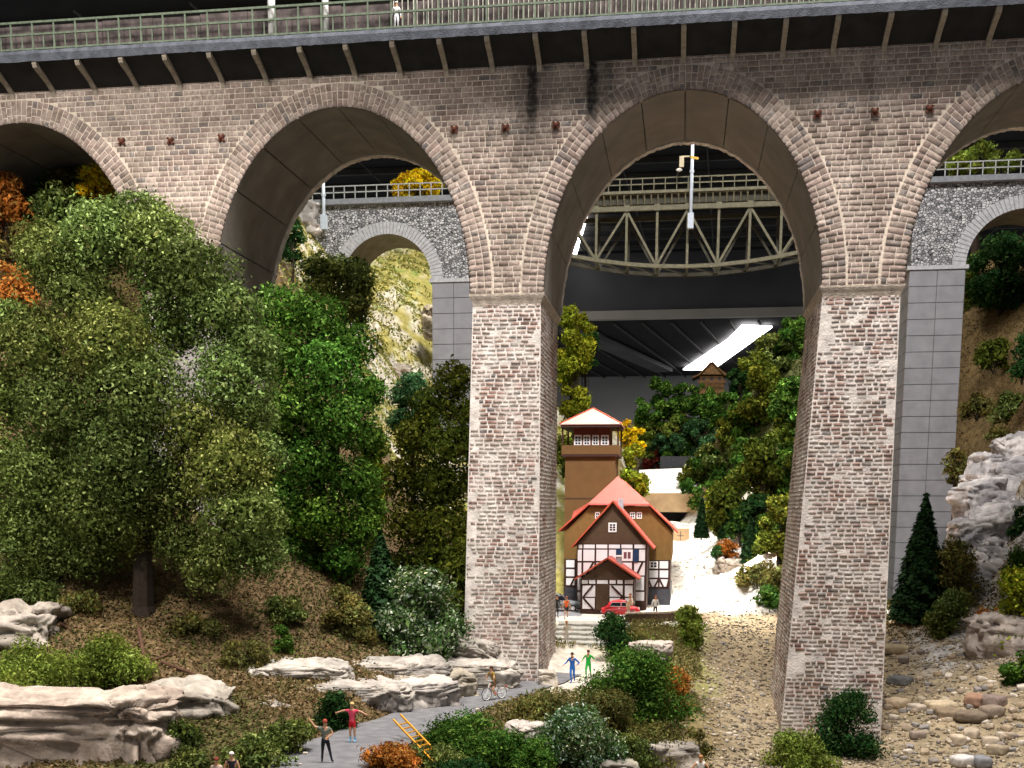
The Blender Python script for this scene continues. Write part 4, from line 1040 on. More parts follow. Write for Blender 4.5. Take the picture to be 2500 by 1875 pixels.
rock(140, 1835, -20.6, (5.4, 2.0, 2.75), 'broad pinkish layered rock face in the left foreground with dark clefts', 1, .75, 44, .06, rough=.09, box=.42, groove=.62, **PINK)
rock(480, 1770, -16.6, (2.1, 1.7, 1.9), 'grey lichen-spotted rock right of the layered left rock face', 2, .5, 26, .3, .1, pale=(.55, .51, .45), dark=(.33, .30, .26))
rock(30, 1555, -12.0, (2.5, 1.8, 1.5), 'smooth grey rock at the left edge above the light green bush', 3, .9, 26, .2, pale=(.50, .45, .40), dark=(.33, .29, .25))
rock(640, 1755, -15.0, (1.5, 1.4, .9), 'low pale rock half covered by ivy left of the road', 31, .3, 18, .2)
LED = dict(pale=(.60, .56, .51), dark=(.34, .32, .30), box=.45, rough=.12)
rock(735, 1672, -9.8, (2.6, 1.7, 1.15), 'flat-topped pale rock at the left end of the roadside ledge', 4, .34, 44, .15, .1, **LED)
rock(855, 1712, -10.6, (3.0, 1.5, .95), 'cracked pale rock in the roadside ledge above the girl', 5, .32, 44, .35, -.1, **LED)
rock(970, 1708, -8.8, (3.2, 1.4, .95), 'long white rock in the roadside ledge above the orange ladder', 6, .30, 44, .45, -.12, pale=(.68, .64, .60), dark=(.40, .37, .35), box=.45, rough=.12)
rock(1045, 1680, -5.6, (2.6, 1.4, .95), 'yellowish rock in the roadside ledge just left of the cyclist', 7, .32, 44, .5, -.1, pale=(.60, .54, .43), dark=(.36, .33, .27), box=.45, rough=.12)
rock(930, 1660, -5.8, (3.8, 1.7, 1.15), 'broad rock at the top of the ledge below the dark bush', 8, .36, 44, .2, **LED)
rock(1155, 1652, -2.6, (2.6, 1.2, .9), 'grey rock behind the cyclist against the middle brick pier', 9, .34, 44, .35, **LED)
rock(1150, 1620, -.9, (1.7, .8, 1.45), 'grey rock climbing the left foot of the middle brick pier', 10, .40, 44, .05, .5, pale=(.52, .49, .45), dark=(.36, .33, .30), box=.5)
rock(1335, 1665, -1.0, (.55, .7, .7), 'spiky grey rock at the right corner of the middle brick pier', 11, .3, 18, .2)
rock(1300, 1800, -12.6, (1.15, .9, .75), 'pale angular rock between the foreground bushes', 12, .3, 18, .3, pale=(.70, .63, .58))
rock(1590, 1590, 3.5, (1.3, .9, .6), 'pinkish-white rock on the grassy bank below the house', 13, .25, 18, -.5, pale=(.70, .62, .55))
rock(1640, 1850, -13.0, (1.3, .9, .7), 'jagged pale rock at the bottom between the green bush and gravel', 14, .3, 18, .4)
rock(1500, 1885, -15.4, (.9, .7, .5), 'mossy grey rock at the bottom edge below the big bush', 15, .3, 18, .3, pale=(.48, .45, .36))
GRY = dict(pale=(.64, .61, .61), dark=(.24, .24, .27))
rock(2480, 1570, 13.5, (2.8, 2.2, 1.7), 'low pale rock bank at the right edge above the gravel', 18, .5, 26, -.3, pale=(.66, .60, .56), dark=(.42, .37, .34))
rock(2010, 1862, -3.3, (2.6, .7, .35), 'flat mossy slab at the foot of the right brick pier', 19, 0, 18, .05, pale=(.42, .41, .33), dark=(.24, .24, .18))
WHT = dict(pale=(.72, .66, .60), dark=(.48, .42, .36))
rock(1790, 1385, 50.0, (1.6, 1.3, .9), 'crumbly pale bank rock right of the white riverbed, upper one', 20, .5, 26, .5, **WHT)
rock(1850, 1450, 42.0, (1.7, 1.2, .8), 'crumbly pale bank rock right of the white riverbed, near the right pier', 21, .5, 26, .5, **WHT)
rock(1893, 1505, 33.5, (.95, .7, .45), 'grey boulder at the lower edge of the white riverbed', 22, 0, 18, .1, pale=(.50, .49, .47), dark=(.36, .35, .34))
rock(1055, 790, 68, (1.3, 1.3, 2.0), 'pale crag below the small stone arch beside the concrete pier', 24, 1., 26, .3, .6, rough=.2, pale=(.80, .72, .62), dark=(.56, .50, .42))
rock(975, 930, 55, (1.6, 1.4, 1.6), 'pale crag on the slope above the small grey-green tree', 25, .9, 26, .3, .6, rough=.2, pale=(.80, .72, .62), dark=(.56, .50, .42))
rock(752, 530, 49, (.8, 1., 1.6), 'white rock beside the short mast at the left viaduct end', 26, .6, 18, .2, pale=(.66, .64, .62), dark=(.35, .34, .34))
rock(165, 415, 19, (2.2, 1.4, 1.3), 'small sunlit rock on the hill under the left arch', 27, .4, 18, .2, pale=(.66, .60, .52))

cl_ = thing('cliff', tuple(at(2420, 1490, 29)), 'rugged grey-white cliff of broken blocks on the right bank beside the conifer', 'cliff')
for k, (px, py, Y, sx, sy, sz) in enumerate([(2380, 1440, 27, 1.4, 1.3, 1.7), (2450, 1420, 28, 1.7, 1.4, 2.0), (2515, 1430, 27, 1.6, 1.5, 2.0), (2375, 1340, 29, 1.3, 1.4, 1.8), (2435, 1310, 30, 1.7, 1.5, 2.1), (2500, 1310, 30, 1.6, 1.5, 2.2),
    (2390, 1240, 31.5, 1.4, 1.4, 1.7), (2460, 1215, 32.5, 1.8, 1.5, 1.9), (2520, 1200, 33, 1.6, 1.5, 2.2), (2420, 1160, 34, 1.3, 1.3, 1.2), (2485, 1120, 35, 1.6, 1.5, 1.5), (2365, 1395, 27.5, .9, .9, 1.2), (2415, 1370, 28, 1.0, .9, 1.3), (2475, 1365, 28.4, 1.0, .8, 1.2), (2480, 1265, 31, 1.1, .9, 1.3), (2410, 1285, 30, .9, .8, 1.1)]):
    o = link('rock_block', rock_mesh((sx * 1.32, sy * 1.2, sz * 1.3), 400 + k, 26, .6, .12, (.70, .68, .69), (.36, .36, .39), tilt=.4, box=.5), cl_)
    o.location = Vector(at(px, py, Y)) - org(cl_); o.rotation_euler = (.25 * math.sin(k * 2.1), .3 * math.cos(k * 1.7), k * 1.1)
# single boulders on the gravel
for i, (px, py, sx, sz, c, lab) in enumerate([
    (2182, 1592, .95, .30, (.60, .50, .33), 'large flat sand-coloured boulder just right of the brick pier'),
    (2205, 1617, .45, .22, (.30, .27, .26), 'dark purple-grey stone below the flat sand-coloured boulder'),
    (2196, 1667, .72, .28, (.20, .21, .22), 'dark blue-grey slab stone on the gravel near the right pier'),
    (2192, 1722, .70, .28, (.58, .47, .33), 'pale yellow stone beside the right pier above the pebbles'),
    (2238, 1733, .52, .24, (.55, .48, .40), 'rounded cream stone right of the pale yellow stone'),
    (2296, 1730, .85, .30, (.60, .50, .35), 'broad sand-coloured stone left of the brown slab'),
    (2310, 1752, .75, .34, (.36, .28, .19), 'tilted brown slab stone in front of the broad sand-coloured stone'),
    (2372, 1756, .85, .26, (.30, .24, .18), 'long low dark brown stone beside the reddish block'),
    (2382, 1718, .62, .34, (.42, .26, .18), 'reddish angular block at the right of the gravel'),
    (2424, 1722, .70, .40, (.34, .27, .24), 'large grey-brown boulder leaning on the reddish block'),
    (2420, 1745, .60, .30, (.42, .34, .27), 'brown boulder in front of the leaning grey-brown one'),
    (2338, 1815, .45, .30, (.66, .55, .42), 'rounded cream pebble low on the gravel, leftmost of a cluster'),
    (2418, 1818, .44, .28, (.66, .56, .44), 'rounded cream pebble low on the gravel, rightmost of a cluster'),
    (2372, 1797, .50, .26, (.58, .49, .38), 'oval beige pebble above the cream pebble cluster'),
    (2435, 1838, .50, .28, (.50, .42, .30), 'olive-brown pebble at the lower right of the gravel'),
    (2352, 1866, .60, .30, (.70, .68, .68), 'white stone at the bottom edge, right of the pier bush'),
    (2392, 1868, .55, .30, (.30, .31, .34), 'slate-grey stone at the bottom edge beside the white one'),
    (2240, 1800, .42, .24, (.32, .26, .22), 'small dark brown stone midway on the gravel')]):
    p = snap(px, py, -22, 30); c = np.array(c)
    me = rock_mesh((sx, sx * .8, sz), 100 + i, 18, 0, .12, tuple(c * 1.1), tuple(c * .8)); me.materials[0] = M['stone']
    o = link('boulder', me); o.location = p + Vector((0, 0, sz * .45)); o.rotation_euler = (0, 0, i * 1.3); tag(o, lab, 'stone')
bproto = []
for k, c in enumerate(((.60, .52, .40), (.45, .37, .28), (.66, .60, .52), (.33, .29, .26), (.55, .44, .31), (.40, .38, .37))):
    c = np.array(c); me = rock_mesh((1, .8, .6), 300 + k, 7, 0, .14, tuple(c * 1.12), tuple(c * .8)); me.materials[0] = M['stone']; bproto.append(me)
rr = random.Random(9); k = 0
while k < 150:
    px, py = rr.uniform(2150, 2500), rr.uniform(1560, 1875)
    if rr.random() > (py - 1500) / 330: continue
    p = snap(px, py, -22, 30, 120); o = link('river_stone', rr.choice(bproto)); s_ = rr.uniform(.10, .30); o.location = p + Vector((0, 0, s_ * .25))
    o.scale = (s_, s_, s_); o.rotation_euler = (rr.uniform(-.3, .3), rr.uniform(-.3, .3), rr.uniform(0, 6)); tag(o, 'fist-shaped river stone strewn on the gravel right of the right pier', 'stone', 'river stones right of the right brick pier'); k += 1
for k in range(60):
    px, py = rr.uniform(1660, 1900), rr.uniform(1520, 1800)
    p = snap(px, py, -22, 33, 120); o = link('river_stone', rr.choice(bproto)); s_ = rr.uniform(.07, .17); o.location = p + Vector((0, 0, s_ * .25))
    o.scale = (s_, s_, s_); o.rotation_euler = (0, 0, rr.uniform(0, 6)); tag(o, 'small river stone strewn on the gravel left of the right pier', 'stone', 'river stones left of the right brick pier')
# gravel: one mass of small stones
OV8 = np.array([(1, 0, 0), (-1, 0, 0), (0, 1, 0), (0, -1, 0), (0, 0, 1), (0, 0, -1)], float)
OF8 = np.array([(0, 2, 4), (2, 1, 4), (1, 3, 4), (3, 0, 4), (2, 0, 5), (1, 2, 5), (3, 1, 5), (0, 3, 5)])
def pebbles(name, X_, Y_, s0, s1, cols, mat, kind='stuff', parent=None):
    n = len(X_); Z_ = height(X_, Y_); s_ = RS.uniform(0, 1, n) ** 2 * (s1 - s0) + s0; a = RS.uniform(0, 6.28, n)
    V = OV8[None] * (s_[:, None, None] * np.stack([RS.uniform(.8, 1.5, n), RS.uniform(.7, 1.1, n), RS.uniform(.5, .9, n)], -1)[:, None, :])
    V = V + RS.uniform(-.25, .25, V.shape) * s_[:, None, None]
    ca, sa = np.cos(a)[:, None], np.sin(a)[:, None]; V = np.stack([V[..., 0] * ca - V[..., 1] * sa, V[..., 0] * sa + V[..., 1] * ca, V[..., 2]], -1)
    V = V + np.stack([X_, Y_, Z_ + s_ * .2], -1)[:, None, :]
    Fc = (OF8[None] + 6 * np.arange(n)[:, None, None]).reshape(-1, 3)
    cc = np.array(cols)[RS.randint(0, len(cols), n)] * RS.uniform(.75, 1.2, (n, 1))
    return tag(link(name, to_mesh(name, V.reshape(-1, 3), Fc, mat, np.repeat(cc, 8, axis=0)), parent), kind=kind)
n = 36000
Yp = -23 + 56 * RS.uniform(0, 1, n) ** 1.4; Xp = RS.uniform(-1, 30, n)
keep = (Xp > 3.2 + 1.2 * fbm(np.c_[Xp, Yp, Xp * 0] * .3, 3, 4) - np.clip((-8 - Yp) * .28, 0, 3)) & (Xp < 24 + .15 * Yp)
pebbles('gravel', Xp[keep], Yp[keep], .035, .15, [(.40, .32, .21), (.28, .215, .135), (.50, .42, .31), (.17, .13, .09), (.32, .25, .155), (.25, .225, .20), (.12, .095, .068)], M['stone'])
rx, ry = RS.uniform(0, 1, 900), RS.uniform(33, 80, 900)
pebbles('riverbed_debris', river_x(ry) + (rx * 2 - 1) * river_w(ry) * 1.25, ry, .05, .22, [(.75, .70, .63), (.66, .58, .48), (.5, .44, .36)], M['stone'])
# ------------------------------------------------------------------ trees, bushes, ground cover
M['leaf'] = nmat('leaf', (0, 0, 0), .6, 0, attr=True, spec=.03, trans=.25)
M['needle'] = nmat('needle', (0, 0, 0), .75, 0, attr=True, spec=.15, trans=.1)
M['bark'] = nmat('bark', (.028, .019, .013), .95, .3, 6, .6, 12)
PAL = {
    'olive': ((.045, .065, .012), (.115, .15, .032), (.28, .33, .11)),
    'green': ((.022, .058, .007), (.058, .125, .014), (.15, .26, .045)),
    'deep': ((.010, .036, .009), (.024, .07, .016), (.07, .13, .04)),
    'dark': ((.04, .06, .008), (.085, .11, .012), (.17, .19, .03)),
    'lime': ((.10, .14, .018), (.18, .23, .035), (.29, .34, .075)),
    'yelgreen': ((.11, .15, .010), (.25, .28, .018), (.44, .46, .05)),
    'mid': ((.022, .065, .010), (.065, .145, .02), (.15, .25, .045)),
    'blue': ((.018, .06, .022), (.045, .11, .04), (.10, .19, .075)),
    'lightolive': ((.055, .075, .010), (.125, .145, .016), (.27, .29, .04)),
    'yellow': ((.62, .36, .006), (.84, .54, .01), (.85, .64, .05)),
    'orange': ((.30, .10, .02), (.48, .17, .03), (.42, .23, .06)),
    'red': ((.10, .015, .012), (.15, .025, .02), (.09, .03, .02)),
    'brownol': ((.10, .085, .025), (.17, .145, .04), (.16, .20, .05)),
    'mixgrey': ((.035, .075, .018), (.075, .135, .04), (.45, .50, .36)),
}
def leaf_mesh(name, P_, Nrm, size, cols, mat, asp=1.7):
    n = len(P_)
    Nrm = Nrm / (np.linalg.norm(Nrm, axis=1)[:, None] + 1e-9)
    r = RS.normal(size=(n, 3)); a = np.cross(Nrm, r); a /= np.linalg.norm(a, axis=1)[:, None] + 1e-9; b = np.cross(Nrm, a)
    s_ = (size * RS.uniform(.6, 1.35, n))[:, None]
    V = np.stack([P_ - a * s_ * asp * .5, P_ - b * s_ * .42 + Nrm * s_ * .12, P_ + a * s_ * asp * .5, P_ + b * s_ * .42 + Nrm * s_ * .12], 1)
    return to_mesh(name, V.reshape(-1, 3), np.arange(4 * n).reshape(-1, 4), mat, cols)
def crown(clumps, n, size, pal, seed, mat='leaf', asp=1.7, solid=.22, droop=0.):
    """clumps: (m,4) centre and radius, or (m,6) centre and three radii"""
    global RS
    keep, RS = RS, np.random.RandomState(seed)
    cl = np.asarray(clumps, float); R = cl[:, 3:6] if cl.shape[1] >= 6 else np.repeat(cl[:, 3:4], 3, 1)
    w_ = R.mean(1) ** 2; i = RS.choice(len(cl), n, p=w_ / w_.sum())
    d = RS.normal(size=(n, 3)); d[:, 2] += .25; d /= np.linalg.norm(d, axis=1)[:, None]
    rad = np.where(RS.uniform(size=n) < solid, RS.uniform(.3, .85, n), RS.uniform(.82, 1.06, n))
    rad = np.where(RS.uniform(size=n) < .08, RS.uniform(1.04, 1.30, n), rad)
    bump = 1 + .30 * vnoise(d * 2.3 + i[:, None] * 3.7, seed)
    P_ = cl[i, :3] + d * R[i] * (rad * bump)[:, None]
    P_[:, 2] -= droop * R[i, 2] * RS.uniform(0, 1, n) ** 2
    # drop leaves buried in other clumps
    Nr = d + RS.normal(size=(n, 3)) * .8
    p = np.array(PAL[pal]); t = RS.uniform(size=n) ** 2.2 * 1.05 + .30 * (vnoise(P_ * .9, seed + 5) * .5 + .5) * .9 + RS.normal(size=n) * .1
    t = np.clip(t, 0, 1.35); c = np.where((t < .6)[:, None], p[0] + (p[1] - p[0]) * (t / .6)[:, None], p[1] + (p[2] - p[1]) * ((t - .6) / .5)[:, None])
    c = np.clip(c * RS.uniform(.6, 1.4, (n, 1)) * RS.uniform(.55, 1.45, len(cl))[i][:, None] * (1 + np.outer(RS.uniform(-1, 1, len(cl))[i], (.14, 0, -.1))), .004, .85)
    # larger inner leaves that close the clumps
    m_ = max(60, n // 9); i2 = RS.choice(len(cl), m_, p=w_ / w_.sum()); d2 = RS.normal(size=(m_, 3)); d2 /= np.linalg.norm(d2, axis=1)[:, None]
    P2 = cl[i2, :3] + d2 * R[i2] * RS.uniform(.35, .78, (m_, 1)); c2 = c[RS.randint(0, n, m_)]
    sz = np.r_[np.full(n, size), np.full(m_, size * 2.1)]
    me = leaf_mesh('crown', np.r_[P_, P2], np.r_[Nr, d2 + RS.normal(size=(m_, 3)) * .4], sz, np.r_[c, c2], M[mat], asp); RS = keep
    return me
def auto_clumps(w_, d_, h_, seed, k=None, rr_=(.20, .34), shape='round'):
    r = random.Random(seed); out = []; k = k or 22
    for i in range(k):
        for _ in range(50):
            u = Vector((r.uniform(-1, 1), r.uniform(-1, 1), r.uniform(-1, 1)))
            if u.length < 1 and (u.length > .35 or i < 3): break
        z = u.z
        f = 1.0
        if shape == 'column': f = .9 - .35 * abs(z)
        elif shape == 'top': f = 1.0 - .45 * max(0, z)
        rad = r.uniform(*rr_) * (w_ + h_) / 4
        out.append((u.x * (w_ / 2 - rad * .6) * f, u.y * (d_ / 2 - rad * .6) * f, z * (h_ / 2 - rad * .7), rad, rad, rad * r.uniform(.8, 1.05)))
    return np.array(out)
def branch_mesh(base, cl, r0, seed, nb=7):
    r = random.Random(seed); m = MB(); top = Vector(np.average(cl[:, :3], axis=0)); base = Vector(base)
    mid = base.lerp(top, .5) + Vector((r.uniform(-.3, .3), r.uniform(-.3, .3), 0))
    m.tube([base - Vector((0, 0, .6)), base + Vector((0, 0, .15)), mid, top], [r0 * 1.5, r0 * 1.1, r0 * .75, r0 * .35], 8)
    for i in sorted(range(len(cl)), key=lambda q: -cl[q, 3])[:nb]:
        e = Vector(cl[i, :3]); s_ = base.lerp(top, r.uniform(.35, .75)); m.tube([s_, s_.lerp(e, .5) + Vector((0, 0, .15 * (e - s_).length * .4)), e], [r0 * .42, r0 * .28, r0 * .1], 6)
    return m
FG = 'trees of the far wood'
def tree(cx, top, bot_, wpx, Y, pal, label, group=None, name='tree', cat='tree', leaf=.17, dens=1.0, shape='round', k=None, rr_=(.20, .34), base=None, trunk=True, depth=None, clumps=None, asp=1.7, droop=0., seed=None, solid=.22):
    seed = seed or (int(cx * 7 + top * 13 + Y * 3) % 9973)
    if group == FG: Y = min(112., max(Y * .8, float(snap(cx, bot_ - (bot_ - top) * .15, 38, 125)[1])))
    c = at(cx, (top + bot_) / 2, Y); l, r_ = at(cx - wpx / 2, (top + bot_) / 2, Y), at(cx + wpx / 2, (top + bot_) / 2, Y)
    w_ = r_[0] - l[0]; h_ = at(cx, top, Y)[2] - at(cx, bot_, Y)[2]
    zg = ground(c[0], Y) if base is None else base
    b = Vector((c[0], Y, min(zg, c[2] - h_ * .4)))
    t = thing(name, tuple(b), label, cat, group)
    if clumps is None: cl = auto_clumps(w_, (depth or w_ * .9), h_, seed, k, rr_, shape)
    else: cl = np.array([(lambda p_, rr2: (p_[0] - c[0], p_[1] - Y, p_[2] - c[2], rr2 * .93, rr2 * .93, rr2 * .84))(at(px, py, Y + dy), rp / (F_PX / ((at(px, py, Y + dy) - CAM) @ _f))) for px, py, rp, dy in clumps])
    cl[:, 2] += c[2] - b.z
    area = w_ * h_ * .8; n = int(min(190000, dens * 4.6 * area / (leaf * leaf * .7)))
    me = crown(cl, max(n, 250), leaf, pal, seed, 'leaf', asp, solid, droop)
    link('crown', me, t)
    if trunk: branch_mesh((0, 0, 0), cl, max(.06, min(.55, w_ * .045)), seed).build('trunk', M['bark'], t, local=True)
    return t
def py_ok(b): return b > 1300
def bush(cx, top, bot_, wpx, Y, pal, label, leaf=.12, dens=1.0, asp=1.9, k=None, twig=True, **kw):
    seed = int(cx * 5 + top * 11) % 9973
    if Y < 45 and py_ok(bot_): Y = float(snap(cx, bot_ - (bot_ - top) * .10, -24, 60)[1])
    l, r_ = at(cx - wpx / 2, bot_, Y), at(cx + wpx / 2, bot_, Y); w_ = (r_[0] - l[0]) * 1.22; h_ = (at(cx, top, Y)[2] - at(cx, bot_, Y)[2]) * 1.12; c = at(cx, bot_, Y)
    t = thing('bush', (c[0], Y, c[2]), label, 'bush', kw.get('group'))
    r = random.Random(seed); cl = []
    for i in range(k or 16):
        a, q, z = r.uniform(0, 6.28), math.sqrt(r.random()), r.random()
        rad = r.uniform(.16, .30) * (w_ + h_) / 2.4
        f = math.sqrt(max(.05, 1 - (z * .95) ** 2)); cl.append((math.cos(a) * q * max(.02, w_ / 2 - rad * .6) * f, math.sin(a) * q * max(.02, w_ * .38 - rad * .5) * f, rad * .4 + z * max(.05, h_ - rad * 1.35), rad, rad, rad * .8))
    cl = np.array(cl); n = int(min(26000, dens * 4.2 * w_ * h_ * .8 / (leaf * leaf * .7)))
    link('foliage', crown(cl, max(n, 200), leaf, pal, seed, 'leaf', asp, .35), t)
    if twig:
        m = MB()
        for i in range(min(14, len(cl))):
            e = Vector(cl[i, :3]) * 1.05; m.tube([(r.uniform(-.1, .1), r.uniform(-.1, .1), -.3), e * .5 + Vector((0, 0, .05)), e], [.035, .022, .01], 5)
        m.build('stem', M['bark'], t, local=True)
    return t
def conifer(cx, top, bot_, wpx, Y, label, pal='deep', group=None, dens=1.0):
    seed = int(cx * 3 + top) % 9973; r = np.random.RandomState(seed)
    b = at(cx, bot_, Y); h_ = at(cx, top, Y)[2] - b[2]; w_ = (at(cx + wpx / 2, bot_, Y)[0] - at(cx - wpx / 2, bot_, Y)[0]) / 2
    t = thing('conifer', tuple(b), label, 'conifer', group)
    n = int(dens * 900 * max(1, h_)); u = 1 - np.sqrt(r.uniform(0, 1, n)); lev = np.floor(u * 15 + .25 * np.sin(r.uniform(0, 6.28, n))) / 15 + r.uniform(0, .066, n); lev = np.clip(lev, 0, 1)
    a = r.uniform(0, 6.283, n); rho = np.sqrt(r.uniform(.25, 1, n)); prof = (1 - lev) ** .85 * (1 + .14 * np.sin(a * 5 + lev * 40))
    R_ = w_ * prof * rho; P_ = np.c_[R_ * np.cos(a), R_ * np.sin(a), lev * h_ - rho * .10 * h_ * (1 - lev) * .5 + .05 * h_]
    Nr = np.c_[np.cos(a) * .5, np.sin(a) * .5, np.full(n, .9)] + r.normal(size=(n, 3)) * .35
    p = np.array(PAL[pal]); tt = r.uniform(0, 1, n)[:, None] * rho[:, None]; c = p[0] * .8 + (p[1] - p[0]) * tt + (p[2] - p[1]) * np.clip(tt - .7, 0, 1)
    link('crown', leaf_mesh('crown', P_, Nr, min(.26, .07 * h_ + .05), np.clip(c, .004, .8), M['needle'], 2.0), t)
    MB().tube([(0, 0, -.3), (0, 0, h_ * .9)], [w_ * .10, w_ * .02], 7).build('trunk', M['bark'], t, local=True)
    return t
# the big tree in the left foreground
tree(330, 490, 1480, 690, -8.0, 'olive', 'huge olive-green leafy tree filling the left foreground', leaf=.125, dens=1.3, base=5.2, seed=77, rr_=(.2, .3), solid=.16, clumps=[
    (250, 585, 105, 0), (140, 640, 100, .5), (390, 590, 100, 0), (330, 530, 70, .5), (480, 680, 105, 0), (545, 770, 95, 0), (610, 860, 75, 0), (265, 850, 120, -2.5), (200, 730, 90, -.5), (95, 860, 115, -1), (10, 800, 80, 0),
    (420, 800, 90, 1.2), (560, 930, 100, -.5), (340, 960, 125, -2.2), (160, 1010, 120, -1.6), (20, 980, 90, 0), (600, 1010, 80, .5), (480, 1060, 100, -1), (300, 1110, 130, -1.8), (110, 1160, 115, -1.2), (0, 1150, 90, 0),
    (560, 1150, 115, -1.4), (640, 1110, 60, 0), (420, 1200, 110, .3), (250, 1250, 120, -1), (110, 1290, 100, 0), (590, 1270, 105, -1.6), (520, 1380, 75, -1.6), (630, 1350, 75, -1), (330, 1300, 80, .2), (210, 1350, 80, -.6), (440, 1330, 70, -.4), (30, 1280, 70, 0), (400, 680, 80, 1)])
tree(775, 700, 1430, 300, 3.0, 'green', 'bright deep-green leafy tree between the big tree and middle pier', leaf=.15, dens=1.1, k=34, rr_=(.15, .25), clumps=[
    (690, 760, 70, 0), (780, 790, 75, 0), (860, 850, 65, .5), (700, 870, 80, -.5), (800, 900, 85, -1), (890, 960, 60, 0), (720, 1000, 85, -1), (830, 1030, 90, -1), (900, 1080, 55, 0), (680, 1080, 60, 0), (760, 1130, 85, -1), (860, 1180, 75, -1), (700, 1230, 75, -1), (790, 1270, 80, -1.2), (880, 1290, 60, -1), (700, 1350, 60, -1), (760, 1390, 55, -1), (840, 1370, 60, -1.2), (650, 1180, 50, 0), (905, 1240, 40, 0)])
tree(805, 600, 830, 230, 14, 'olive', 'sunlit speckled olive tree behind the deep-green tree under the arch', leaf=.15, dens=1.0, k=24)
tree(712, 520, 660, 70, 34, 'deep', 'dark green tree beside the yellow grassy slope at the barrel edge', leaf=.2)
tree(1065, 890, 1520, 240, 10, 'dark', 'tall dark olive tree against the left side of the middle pier', leaf=.16, dens=1.0, k=36, rr_=(.13, .22), clumps=[
    (1110, 930, 55, 0), (1060, 990, 60, 0), (1130, 1010, 50, 0), (1020, 1070, 65, -.5), (1100, 1090, 75, -1), (990, 1170, 65, -.5), (1070, 1190, 80, -1), (1140, 1180, 45, 0), (1000, 1280, 70, -1), (1090, 1290, 80, -1.4), (1040, 1380, 80, -1.5), (1120, 1390, 60, -1), (980, 1390, 50, -1), (1080, 1460, 70, -1.5), (1130, 1480, 50, -1), (1140, 1080, 40, 0)])
tree(1010, 905, 1110, 140, 24, 'blue', 'small grey-green tree in front of the rocky slope', leaf=.17)
tree(912, 1050, 1330, 85, 8, 'yelgreen', 'narrow yellow-green tree beside the deep-green tree', leaf=.15, shape='column')
tree(1120, 1300, 1580, 90, 4.5, 'dark', 'shadowy low tree at the foot of the middle pier', leaf=.15)
conifer(932, 1310, 1560, 130, -1.0, 'dark slim conifer left of the middle pier above the ledge', 'deep')
bush(1015, 1400, 1610, 210, -1.6, 'mixgrey', 'tall white-flecked green bush right of the slim dark conifer', leaf=.13, k=26)
bush(845, 1440, 1570, 120, -3.2, 'brownol', 'dry brown-green bush left of the slim dark conifer')
